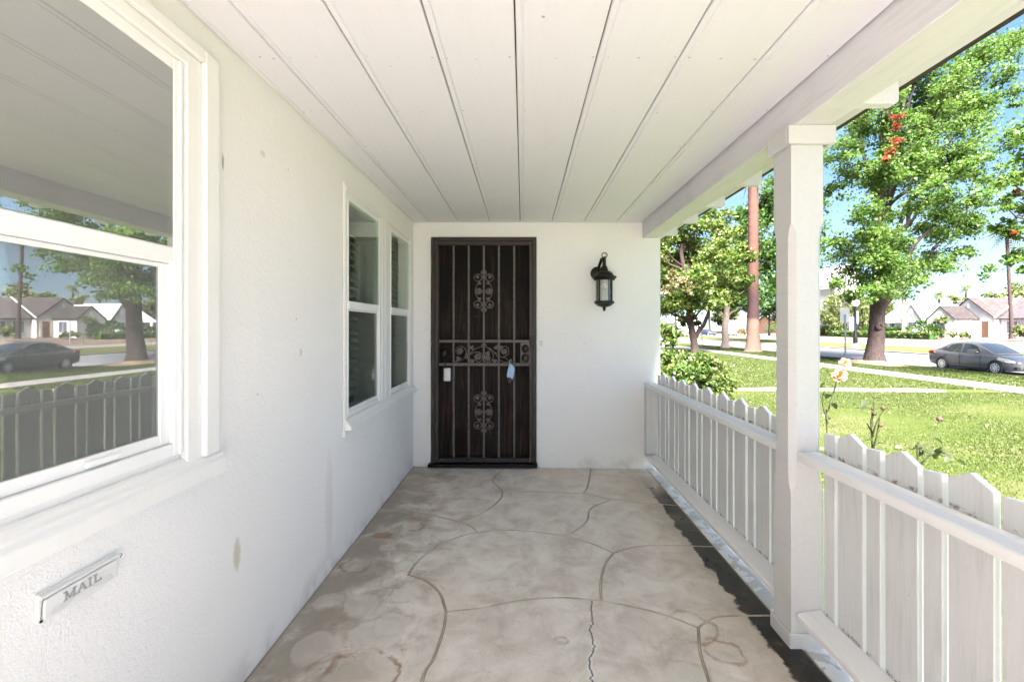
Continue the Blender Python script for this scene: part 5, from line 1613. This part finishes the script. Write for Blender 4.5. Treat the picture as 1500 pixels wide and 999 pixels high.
# palms
def palm(name, label, base, r0, r1, H, fronds, L, lean=(0, 0), bark='bark_palm', rings=0.14, m='leaf_dark', n=20, group=None):
    base = Vector(base)
    t = thing(name, label, "palm", base, group)
    prof = []
    k = int(H / rings)
    pts, rad = [], []
    for i in range(k + 1):
        s_ = i / k
        p = base + Vector((lean[0] * s_, lean[1] * s_, H * s_))
        r = r0 + (r1 - r0) * min(1, s_ * 3.0) ** 0.6
        r *= (1.07 if i % 2 == 0 else 0.94) * rng.uniform(0.97, 1.03)
        if s_ < 0.05: r *= 1.25 - 5 * s_
        pts.append(p); rad.append(r)
    put("trunk", MB().tube(pts, rad, n, True), bark, t, smooth=True)
    top = pts[-1]
    V, Q = [], []
    for f in range(fronds):
        a = rng.uniform(0, 6.283); el = rng.uniform(-0.9, 1.1)
        d = Vector((math.cos(a) * math.cos(el), math.sin(a) * math.cos(el), math.sin(el)))
        tip = top + d * L * rng.uniform(0.7, 1.0) + Vector((0, 0, -L * 0.35))
        mid = top + d * L * 0.55
        side = d.cross(Vector((0, 0, 1))); side = side.normalized() if side.length > 0.01 else Vector((1, 0, 0))
        for i in range(9):
            s_ = (i + 1) / 9
            c = top * (1 - s_) ** 2 + mid * 2 * s_ * (1 - s_) + tip * s_ * s_
            ll = L * 0.34 * math.sin(math.pi * min(1, s_ * 0.8 + 0.15))
            for sg in (-1, 1):
                e = c + side * sg * ll + (tip - top) * 0.12 + Vector((0, 0, -ll * 0.35))
                b2 = (tip - top).normalized() * L * 0.035
                kk = len(V)
                V += [tuple(c - b2), tuple(c + b2), tuple(e)]
                Q.append((kk, kk + 1, kk + 2))
    np_mesh("crown", np.array(V), np.array(Q), m, t)
    return t
pb = at(1103.5, 516, 39)
pt_ = palm("palm_tree", "tall palm with a thick reddish ringed trunk left of the post", (pb.x, 39, -0.86), 0.60, 0.41, 18.5, 46, 3.2, (0.0, 0.0), rings=0.30, m='leaf_shrub')
# dead fronds hanging under the palm head
V, Q = [], []
for k in range(90):
    a = rng.uniform(0, 6.283); z = 13.2 + rng.uniform(0, 4.6); r_ = rng.uniform(0.45, 0.8)
    x, y = pb.x + math.cos(a) * r_, 39 + math.sin(a) * r_
    kk = len(V)
    V += [(x, y, z), (x + 0.10, y + 0.05, z), (x + math.cos(a) * 0.35 + rng.uniform(-.1, .1), y + math.sin(a) * 0.35, z - rng.uniform(0.5, 1.3))]
    Q.append((kk, kk + 1, kk + 2))
np_mesh("dead_fronds", np.array(V), np.array(Q), 'leaf_pink', pt_)
rp = at(1483, 494, 57)
palm("palm_tree", "slim dark palm trunk before the white house at right", (rp.x, 57, zl(rp.x)), 0.30, 0.17, 13.5, 30, 2.2, (-0.7, 0), 'bark_dark', 0.25, 'leaf_dark', 10)
sp_ = at(1323, 498, 70)
palm("palm_tree", "slim brown palm trunk in front of the gabled house", (sp_.x, 70, zl(sp_.x)), 0.30, 0.20, 8.6, 30, 2.0, (0.1, 0), 'bark_pale', 0.25, 'leaf_dark', 10)
for (u, v, Y, lb) in ((1415, 422, 130, "hazy distant fan palm above the white house ridge"), (1376, 430, 128, "hazy distant fan palm left of the chimney"), (1446, 432, 126, "hazy distant fan palm right of the ridge")):
    p = at(u, v, Y)
    palm("palm_tree", lb, (p.x, Y, -0.1), 0.3, 0.22, p.z + 0.1, 30, 2.3, (0, 0), 'bark_grey', 0.6, 'leaf_pale', 8)

# ------------------------------------------------------------------ houses across the street
def gable_roof_x(mb, x0, x1, y0, y1, ze, zr_, ov=0.25, th=0.14):
    """ridge along x; two sloped slabs"""
    ym = (y0 + y1) / 2
    k = (zr_ - ze) / (ym - y0)
    for sgn, ya in ((-1, y0 - ov), (1, y1 + ov)):
        za = ze - k * ov
        mb.prism([(ya, za), (ym, zr_), (ym, zr_ + th), (ya, za + th)], lambda a, b, d: (d, a, b), x0, x1)
def gable_roof_y(mb, x0, x1, y0, y1, ze, zr_, ov=0.25, th=0.14):
    xm = (x0 + x1) / 2
    k = (zr_ - ze) / (xm - x0)
    for xa in (x0 - ov, x1 + ov):
        za = ze - k * ov
        mb.prism([(xa, za), (xm, zr_), (xm, zr_ + th), (xa, za + th)], lambda a, b, d: (a, d, b), y0, y1)
def wing_x(mb, x0, x1, y0, y1, z0, ze, zr_):
    ym = (y0 + y1) / 2
    mb.prism([(y0, z0), (y1, z0), (y1, ze), (ym, zr_ - 0.02), (y0, ze)], lambda a, b, d: (d, a, b), x0, x1)
def wing_y(mb, x0, x1, y0, y1, z0, ze, zr_):
    xm = (x0 + x1) / 2
    mb.prism([(x0, z0), (x1, z0), (x1, ze), (xm, zr_ - 0.02), (x0, ze)], lambda a, b, d: (a, d, b), y0, y1)
def win_front(house, x, y, z, w, h, cross=True):
    f = put("window", MB().box(x - 0.06, x - 0.004, y - w / 2 - 0.08, y + w / 2 + 0.08, z - 0.08, z + h + 0.08), 'trim', house)
    put("pane", MB().box(x - 0.075, x - 0.061, y - w / 2, y - 0.03, z, z + h).box(x - 0.075, x - 0.061, y + 0.03, y + w / 2, z, z + h), 'pane_far', f)
def win_side(house, x, y, z, w, h):
    f = put("window", MB().box(x - w / 2 - 0.08, x + w / 2 + 0.08, y - 0.06, y - 0.004, z - 0.08, z + h + 0.08), 'trim', house)
    put("pane", MB().box(x - w / 2, x - 0.03, y - 0.075, y - 0.061, z, z + h).box(x + 0.03, x + w / 2, y - 0.075, y - 0.061, z, z + h), 'pane_far', f)

h1 = thing("house", "white house with brown shingle gables and an orange wood door", "house", (63, 62, -0.25))
gz0 = -0.5
put("wall", (lambda m_: (wing_x(m_, 60, 66, 63.3, 67.6, gz0, 2.42, 4.15), m_)[1])(MB()), 'house_white', h1)
put("wall", (lambda m_: (wing_x(m_, 63.4, 76, 61.2, 68.4, gz0, 2.45, 5.3), m_)[1])(MB()), 'house_white', h1)
put("wall", (lambda m_: (wing_y(m_, 64.2, 72, 50.3, 61.19, gz0, 2.45, 5.3), m_)[1])(MB()), 'house_white', h1)
put("wall", (lambda m_: (wing_x(m_, 62.0, 66, 47.5, 53.0, gz0, 2.45, 5.0), m_)[1])(MB()), 'house_white', h1)
rf = MB(); gable_roof_x(rf, 59.9, 64.6, 63.3, 67.6, 2.42, 4.15, 0.15); put("roof", rf, 'roof_brown', h1)
rf = MB(); gable_roof_x(rf, 63.3, 76.2, 61.2, 68.4, 2.45, 5.3, 0.12); put("roof", rf, 'roof_brown', h1)
rf = MB(); gable_roof_y(rf, 64.2, 72, 52.0, 61.1, 2.46, 5.28, 0.25); put("roof", rf, 'roof_grey', h1)
rf = MB(); gable_roof_x(rf, 61.9, 68, 47.5, 53.0, 2.45, 5.0, 0.15); put("roof", rf, 'roof_grey', h1)
put("chimney", MB().box(65.2, 66.6, 66.9, 68.2, 2.0, 5.05).box(65.1, 66.7, 66.8, 68.3, 5.05, 5.2), 'house_white', h1)
put("valley_flashing", MB().tube([at(1457, 466, 60.6), (66.8, 61.15, 5.32)], 0.09, 6), 'house_white', h1)
ar = [(65.0, -0.2), (66.2, -0.2), (66.2, 1.7), (66.0, 2.05), (65.6, 2.2), (65.2, 2.05), (65.0, 1.7)]
put("porch_arch", MB().prism([(a - 0.3, b) for a, b in ar], lambda a, b, d: (d, a, b), 59.975, 59.995), 'pane_far', h1)
put("vent", MB().box(59.97, 59.995, 65.2, 65.5, 2.95, 3.5), 'sign_back', h1)
put("vent", MB().box(63.36, 63.395, 64.65, 64.95, 3.9, 4.6), 'sign_back', h1)
put("door", MB().box(63.33, 63.38, 61.95, 62.85, -0.1, 2.0), 'door_orange', h1)
put("door_surround", MB().box(63.34, 63.395, 62.87, 63.2, -0.1, 2.1).box(63.34, 63.395, 61.6, 61.93, -0.1, 2.1), 'house_cream', h1)
win_side(h1, 61.9, 63.3, 0.55, 1.1, 1.45)
win_front(h1, 64.2, 59.7, 0.5, 1.3, 1.5); win_front(h1, 64.2, 57.6, 0.5, 1.1, 1.5)
win_front(h1, 62.0, 50.3, 0.5, 1.5, 1.5)

h2 = thing("house", "white gabled house with pale roof beyond the slim brown palm", "house", (64, 75, -0.25))
put("wall", (lambda m_: (wing_x(m_, 62, 70, 70.6, 74.6, gz0, 2.3, 4.85), m_)[1])(MB()), 'house_white', h2)
put("wall", (lambda m_: (wing_y(m_, 62.8, 70, 74.61, 80.5, gz0, 2.15, 4.6), m_)[1])(MB()), 'house_white', h2)
rf = MB(); gable_roof_x(rf, 61.9, 68, 70.6, 74.6, 2.3, 4.85, 0.12); put("roof", rf, 'roof_pale', h2)
rf = MB(); gable_roof_y(rf, 62.8, 70, 74.3, 80.6, 2.15, 4.6, 0.35); put("roof", rf, 'roof_pale', h2)
put("vent", MB().box(61.97, 61.995, 72.45, 72.8, 3.2, 4.1), 'sign_back', h2)
win_front(h2, 62.0, 72.4, 0.6, 1.3, 1.4); win_front(h2, 62.8, 77.5, 0.5, 1.3, 1.4)
put("porch_pillar", MB().box(62.0, 62.35, 78.6, 78.95, gz0, 2.1), 'house_white', h2)

h3 = thing("house", "tall white house with a steep pale roof above the willow", "house", (60.5, 90, -0.25))
ty0, ty1 = 86.6, 92.0
put("wall", (lambda m_: (wing_y(m_, 59.5, 64.5, ty0, ty1 + 4, gz0, 9.2, 13.0), m_)[1])(MB()), 'house_white', h3)
rf = MB(); gable_roof_y(rf, 59.5, 64.5, ty0 - 0.2, ty1 + 4.2, 9.2, 13.0, 0.4, 0.3); put("roof", rf, 'roof_pale', h3)
win_front(h3, 59.5, 93.5, 5.2, 1.2, 1.7)

h4 = thing("house", "terracotta house with dark windows behind the black lamp post", "house", (70, 128, -0.25))
p4 = at(1128, 490, 128)
put("wall", (lambda m_: (wing_x(m_, p4.x - 1.5, p4.x + 9, 122, 132, -0.8, 2.6, 5.0), m_)[1])(MB()), 'house_pink', h4)
rf = MB(); gable_roof_x(rf, p4.x - 1.7, p4.x + 9, 122, 132, 2.6, 5.0, 0.3); put("roof", rf, 'roof_brown', h4)
win_front(h4, p4.x - 1.5, 126.5, 0.6, 1.6, 1.5); win_side(h4, p4.x + 0.6, 122, 0.6, 1.4, 1.5)
h5 = thing("house", "small white house with cream roof far down the street", "house", (58, 150, -0.3))
p5 = at(995, 488, 155)
put("wall", (lambda m_: (wing_y(m_, p5.x - 3, p5.x + 5, 148, 160, -0.9, 2.8, 5.2), m_)[1])(MB()), 'house_white', h5)
rf = MB(); gable_roof_y(rf, p5.x - 3, p5.x + 5, 147.8, 160, 2.8, 5.2, 0.3); put("roof", rf, 'roof_pale', h5)
win_side(h5, p5.x, 148, 0.6, 1.6, 1.5)

# hedges and shrubs across the street
def hedge(x0, x1, y0, y1, h, m, label, group=None, n=1800, size=0.26):
    b = Vector(((x0 + x1) / 2, (y0 + y1) / 2, zl((x0 + x1) / 2)))
    t = thing("hedge", label, "hedge", b, group)
    put("hedge_core", MB().bev(x0 + .2, x1 - .2, y0 + .2, y1 - .2, b.z - .1, b.z + h - .22, 0.12), 'leaf_dark', t)
    X = nrng.uniform(x0, x1, n); Y = nrng.uniform(y0, y1, n); Z = b.z + h * np.clip(nrng.uniform(0, 1, n) ** 0.6 + nrng.normal(size=n) * 0.05, 0, 1.15)
    V, Q = leaves(np.stack([X, Y, Z], 1), size, 0.7, 0.5)
    np_mesh("foliage", V, Q, m, t)
hedge(55.0, 56.4, 61.5, 83, 1.05, 'leaf_shrub', "long clipped hedge in front of the willows and the gabled house", n=3000)
hedge(58.5, 60.0, 68.3, 79, 1.55, 'leaf_dark', "taller dark hedge below the gabled house windows", n=2200)
def far_shrub(u, v, Y, r, m, label):
    p = at(u, v, Y)
    shrub("garden_shrub", label, (p.x, Y, p.z), r, r, r * 0.9, 700, 0.26, m, 3)
far_shrub(1362, 484, 66, 1.2, 'leaf_dark', "dark leafy shrub left of the white house arch")
far_shrub(1374, 487, 62.5, 1.0, 'leaf_shrub', "bright green shrub below the white house arch")
far_shrub(1352, 479, 69, 1.3, 'leaf_dark', "dark shrub between the hedge and the white house")
far_shrub(1380, 471, 62, 0.8, 'leaf_pale', "pale bush screening the white house arch")
far_shrub(1403, 492, 60, 0.7, 'leaf_pale', "low olive shrub under the white house side window")
far_shrub(1415, 492, 60.3, 0.6, 'leaf_shrub', "low green shrub nearer the orange door")
far_shrub(1330, 490, 66, 0.6, 'leaf_pink', "low pinkish shrub beside the slim brown palm")
far_shrub(1495, 488, 52, 0.9, 'leaf_pale', "pale bush at the right edge before the white house")
far_shrub(1137, 482, 92, 2.0, 'leaf_yellow', "bright green bush beside the far black lamp post")
far_shrub(990, 484, 120, 1.6, 'leaf_dark', "dark bush beyond the parked cars")
far_shrub(1085, 487, 100, 1.2, 'leaf_pink', "dry brown bush far behind the palm")


# ------------------------------------------------------------------ cars
def car(label, front, paint):
    """sedan built with its nose at y = 0 towards -y, ground at z = 0, centred on x = 0"""
    t = thing("car", label, "car", (0, 0, 0))
    L = 4.62
    st_ = [  # y, half width, z low, z top, corner roundness
        (0.00, 0.60, 0.30, 0.60), (0.06, 0.72, 0.24, 0.66), (0.18, 0.80, 0.21, 0.71), (0.42, 0.855, 0.19, 0.775), (0.75, 0.872, 0.19, 0.84), (1.10, 0.878, 0.19, 0.905), (1.35, 0.88, 0.19, 0.935),
        (1.9, 0.88, 0.19, 0.945), (2.5, 0.88, 0.19, 0.96), (3.1, 0.88, 0.19, 0.985), (3.5, 0.878, 0.20, 1.005), (3.9, 0.865, 0.22, 1.03), (4.25, 0.84, 0.25, 1.045), (4.48, 0.79, 0.28, 1.02), (4.58, 0.72, 0.34, 0.93), (4.62, 0.62, 0.42, 0.82)]
    vs, fs = [], []
    ring = [(0.0, 0.0), (0.86, 0.0), (0.965, 0.08), (0.99, 0.22), (1.0, 0.48), (0.985, 0.74), (0.955, 0.86), (0.90, 0.945), (0.72, 0.99), (0.38, 1.015), (0.0, 1.02)]
    full = ring + [(-a, b) for a, b in ring[-2:0:-1]]
    n = len(full)
    for y_, w, zl_, zt in st_:
        for a, b in full:
            vs.append((a * w, y_, zl_ + (zt - zl_) * b))
    for i in range(len(st_) - 1):
        for k in range(n):
            fs.append((i * n + k, i * n + (k + 1) % n, (i + 1) * n + (k + 1) % n, (i + 1) * n + k))
    fs.append(tuple(range(n))); fs.append(tuple((len(st_) - 1) * n + k for k in range(n)))
    bd = MB().add(vs, fs)
    # greenhouse
    cab = [(1.12, 0.70, 0.925, 0.66), (1.50, 0.76, 1.165, 0.655), (1.95, 0.795, 1.385, 0.615), (2.25, 0.80, 1.455, 0.60), (2.7, 0.80, 1.485, 0.595), (3.1, 0.80, 1.465, 0.59), (3.45, 0.79, 1.395, 0.60), (3.8, 0.765, 1.235, 0.635), (4.16, 0.73, 1.055, 0.66)]
    vs, fs = [], []
    cr = 7
    for y_, wb, zt, wt in cab:
        zb_ = 0.90
        vs += [(-wb, y_, zb_), (-wb * 0.97 + (wb * .97 - wt) * 0.1, y_, zb_ + (zt - zb_) * 0.25), (-wt - 0.02, y_, zb_ + (zt - zb_) * 0.86), (-wt * 0.9, y_, zt - (zt - zb_) * 0.03), (0, y_, zt + 0.018),
               (wt * 0.9, y_, zt - (zt - zb_) * 0.03), (wt + 0.02, y_, zb_ + (zt - zb_) * 0.86), (wb * 0.97 - (wb * .97 - wt) * 0.1, y_, zb_ + (zt - zb_) * 0.25), (wb, y_, zb_)]
    n = 9
    for i in range(len(cab) - 1):
        for k in range(n - 1):
            fs.append((i * n + k, i * n + k + 1, (i + 1) * n + k + 1, (i + 1) * n + k))
    bd.add(vs, fs)
    put("body", bd, paint, t, smooth=True)
    # glass, a few mm proud of the greenhouse
    def cabx(y_, z_):
        for (ya, wa, za, ta), (yb, wb, zb2, tb) in zip(cab, cab[1:]):
            if ya <= y_ <= yb:
                s_ = (y_ - ya) / (yb - ya)
                w, zt, wt = wa + (wb - wa) * s_, za + (zb2 - za) * s_, ta + (tb - ta) * s_
                f = (z_ - 0.90) / (zt - 0.90)
                x1, x2 = w * 0.97 - (w * .97 - wt) * 0.1, wt + 0.02
                if f < 0.25: return w + (x1 - w) * f / 0.25
                return x1 + (x2 - x1) * (f - 0.25) / 0.61
        return 0.7
    for sx in (-1, 1):
        for poly in ([(1.72, 0.985), (2.62, 0.985), (2.62, 1.395), (2.25, 1.385), (1.98, 1.29)], [(2.72, 0.985), (3.42, 1.0), (3.52, 1.06), (3.35, 1.30), (3.1, 1.375), (2.72, 1.395)], [(3.52, 1.02), (3.78, 1.06), (3.62, 1.15), (3.50, 1.2)]):
            mb = MB().add([(sx * (cabx(a, b) + 0.008), a, b) for a, b in poly], [tuple(range(len(poly)))])
            put("side_glass", mb, 'car_glass', t)
    def cap_glass(ya, yb, n_=6):
        mb = MB(); vs = []; fs = []
        m_ = 8
        for i in range(n_ + 1):
            y_ = ya + (yb - ya) * i / n_
            for (y1_, w1, z1_, t1), (y2_, w2, z2_, t2) in zip(cab, cab[1:]):
                if y1_ <= y_ <= y2_:
                    s_ = (y_ - y1_) / (y2_ - y1_)
                    zt, wt = z1_ + (z2_ - z1_) * s_, t1 + (t2 - t1) * s_
            for k in range(m_ + 1):
                q_ = -0.9 + 1.8 * k / m_
                vs.append((q_ * wt, y_, zt + 0.018 - abs(q_) / 0.9 * ((zt - 0.90) * 0.03 + 0.018) + 0.008))
        for i in range(n_):
            for k in range(m_):
                fs.append((i * (m_ + 1) + k, i * (m_ + 1) + k + 1, (i + 1) * (m_ + 1) + k + 1, (i + 1) * (m_ + 1) + k))
        return mb.add(vs, fs)
    put("windshield", cap_glass(1.20, 2.04), 'car_glass', t, smooth=True, fixn=False)
    put("rear_glass", cap_glass(3.36, 4.02), 'car_glass', t, smooth=True, fixn=False)
    for yc in (0.92, 3.64):
        for sx in (-1, 1):
            put("wheel_arch", MB().lathe([(0.36, 0.0), (0.36, 0.02)], (sx * 0.872 - (0.01 if sx > 0 else 0.01), yc, 0.33), 24, 'x'), 'rubber', t)
            wh = put("wheel", MB().lathe([(0.20, -0.09), (0.30, -0.10), (0.318, -0.07), (0.318, 0.07), (0.30, 0.095), (0.21, 0.09)], (sx * 0.80, yc, 0.318), 28, 'x'), 'rubber', t, smooth=True)
            rm = MB().lathe([(0.205, sx * 0.080), (0.215, sx * 0.094), (0.195, sx * 0.098), (0.185, sx * 0.084)], (sx * 0.80, yc, 0.318), 28, 'x')
            for k in range(9):
                a = k * 2 * math.pi / 9
                ca, sa = math.cos(a), math.sin(a)
                x0 = sx * 0.80 + sx * 0.086
                P_ = [(0.02, -0.028), (0.19, -0.020), (0.19, 0.020), (0.02, 0.028)]
                pts_ = [(ca * r_ - sa * w_, sa * r_ + ca * w_) for r_, w_ in P_]
                rm.prism(pts_, lambda p_, q_, d: (d, yc + p_, 0.318 + q_), x0, x0 + sx * 0.016)
            rm.lathe([(0.045, sx * 0.08), (0.045, sx * 0.106)], (sx * 0.80, yc, 0.318), 14, 'x')
            put("rim", rm, 'alloy', wh)
    for sx in (-1, 1):
        put("headlight", MB().prism([(0.86, 0.70), (0.42, 0.60), (0.16, 0.585), (0.16, 0.66), (0.45, 0.735), (0.80, 0.80)], lambda a, b, d: (sx * (d + (0.855 if a > 0.3 else 0.775)), a, b), -0.06, 0.014), 'lamp_clear', t)
        put("turn_signal", MB().box(sx * 0.84, sx * 0.872, 0.50, 0.62, 0.625, 0.665), 'amber', t)
        put("taillight", MB().prism([(4.10, 0.86), (4.50, 0.76), (4.56, 0.92), (4.40, 1.0), (4.15, 0.96)], lambda a, b, d: (sx * (d + (0.85 if a < 4.3 else 0.755)), a, b), -0.05, 0.012), 'lamp_red', t)
        mr = MB().blob((sx * 0.955, 1.70, 1.005), 0.085, 0.07, 0.06, 10, 6)
        mr.tube([(sx * 0.86, 1.72, 0.965), (sx * 0.92, 1.71, 0.985)], 0.02, 6)
        put("door_mirror", mr, paint, t, smooth=True)
        sm = MB()
        for yy in (1.62, 2.67):
            sm.prism([(yy, 0.32), (yy + 0.01, 0.32), (yy + 0.012, 0.93), (yy - 0.002, 0.93)], lambda a, b, d: (d, a, b), sx * 0.872, sx * 0.8835)
        sm.box(sx * 0.8, sx * 0.868, 1.35, 3.25, 0.185, 0.235)
        put("door_seam", sm, 'rubber', t)
        for yy in (2.42, 3.32):
            put("door_handle", MB().bev(sx * 0.872, sx * 0.897, yy, yy + 0.19, 0.835, 0.868, 0.008), paint, t)
    put("grille", MB().box(-0.45, 0.45, -0.012, 0.02, 0.46, 0.58).box(-0.55, 0.55, -0.006, 0.03, 0.29, 0.40), 'rubber', t)
    put("chrome_strip", MB().box(-0.47, 0.47, -0.018, 0.01, 0.585, 0.605), 'alloy', t)
    for sx in (-1, 1):
        put("fog_lamp_recess", MB().box(sx * 0.58, sx * 0.80, 0.02, 0.17, 0.31, 0.40), 'rubber', t)
    return t
c1 = car("grey four door sedan parked at the kerb in front of the white houses", None, 'paint_grey')
c1.location = (22.2 + 0.90, 21.42 - 0.92, RD + 0.012)
def recolor(o, m):
    if o.type == 'MESH':
        for s_ in o.material_slots:
            if s_.material and s_.material.name == "grey_car_paint":
                s_.link = 'OBJECT'
                s_.material = MAT[m]
    for ch in o.children: recolor(ch, m)
for (u, X, z_, m, lb, rot) in ((1003, 34.5, -0.8, 'paint_white', "pale silver car parked far down the street by the forked trunk", 0), (1046, 45.2, -0.75, 'paint_navy', "dark navy car parked far away left of the palm", 0.3), (1075, 47.5, -0.72, 'paint_white', "whitish car far away partly hidden by the pale trunk", -0.2)):
    c = copy_tree(c1)
    Y = X * F / (u - CX)
    c.location = (X, Y, z_)
    c.rotation_euler = (0, 0, rot)
    c['label'] = lb
    recolor(c, m)

# ------------------------------------------------------------------ street furniture
sb = at(1238.5, 526, 30.2)
sg = thing("street_sign", "white rectangular sign plate seen from behind on a grey post", "sign", (sb.x, 30.2, -0.87))
put("post", MB().box(sb.x - 0.04, sb.x + 0.04, 30.17, 30.23, -0.9, at(0, 461, 30.2).z), 'galv', sg)
put("plate", MB().bev(at(1231.5, 0, 30.2).x, at(1245.5, 0, 30.2).x, 30.24, 30.255, at(0, 472.5, 30.2).z, at(0, 451, 30.2).z, 0.006), 'sign_back', sg)
def lamp_post(u, vb, vt, X, label):
    Y = X * F / (u - CX)
    z0 = zl(X); z1 = CZ - (vt - CY) * Y / F
    t = thing("street_lamp", label, "street lamp", (X, Y, z0))
    put("base", MB().lathe([(0.42, -0.05), (0.42, 0.12), (0.30, 0.3), (0.24, 0.42)], (X, Y, z0), 14), 'galv', t)
    put("pole", MB().lathe([(0.21, 0.42), (0.20, 1.2), (0.16, 1.3), (0.13, z1 - z0 - 0.7)], (X, Y, z0), 12), 'black', t, smooth=True)
    put("globe", MB().lathe([(0.14, -0.7), (0.30, -0.55), (0.37, -0.3), (0.30, -0.08), (0.10, 0.0)], (X, Y, z1), 14), 'globe', t, smooth=True)
    return t, X, Y, z0
t_, X_, Y_, z_ = lamp_post(1253.2, 509, 439, 34.2, "black lamp post with a white globe between the sign and the maple")
put("banner_arm", MB().box(X_ - 0.9, X_ + 0.3, Y_ - 0.02, Y_ + 0.02, 2.3, 2.36), 'black', t_)
put("plate", MB().bev(X_ - 0.62, X_ - 0.18, Y_ - 0.03, Y_ - 0.005, 0.9, 2.28, 0.006), 'banner', t_)
put("plate", MB().bev(X_ + 0.16, X_ + 0.26, Y_ - 0.03, Y_ - 0.005, 1.6, 2.9, 0.006), 'sign_back', t_)
lamp_post(1127, 495, 462, 44.5, "far black lamp post by the terracotta house")
for (u, vt, vb, Y, m, lb) in ((1028.5, 487, 507, 50, 'galv', "thin stake standing in the grass right of the forked trunk"), (1384.5, 488, 503, 52, 'bark_pale', "thin wooden stake above the rear of the grey sedan"), (1404, 470, 499, 52, 'galv', "thin grey pole above the roof of the grey sedan")):
    p0, p1 = at(u, vb, Y), at(u, vt, Y)
    tag(put("stake", MB().tube([(p0.x, Y, zl(p0.x) - 0.1), (p1.x, Y, p1.z)], 0.05, 6), m), lb, "stake")
mbx = at(1339, 490, 68)
mx = thing("utility_box", "pale grey utility cabinet at the end of the clipped hedge", "cabinet", (mbx.x, 68, zl(mbx.x)))
put("cabinet_body", MB().bev(mbx.x - 0.35, mbx.x + 0.35, 67.8, 68.3, zl(mbx.x), zl(mbx.x) + 1.15, 0.03), 'sign_back', mx)
put("lid", MB().bev(mbx.x - 0.40, mbx.x + 0.40, 67.75, 68.35, zl(mbx.x) + 1.151, zl(mbx.x) + 1.25, 0.02), 'galv', mx)
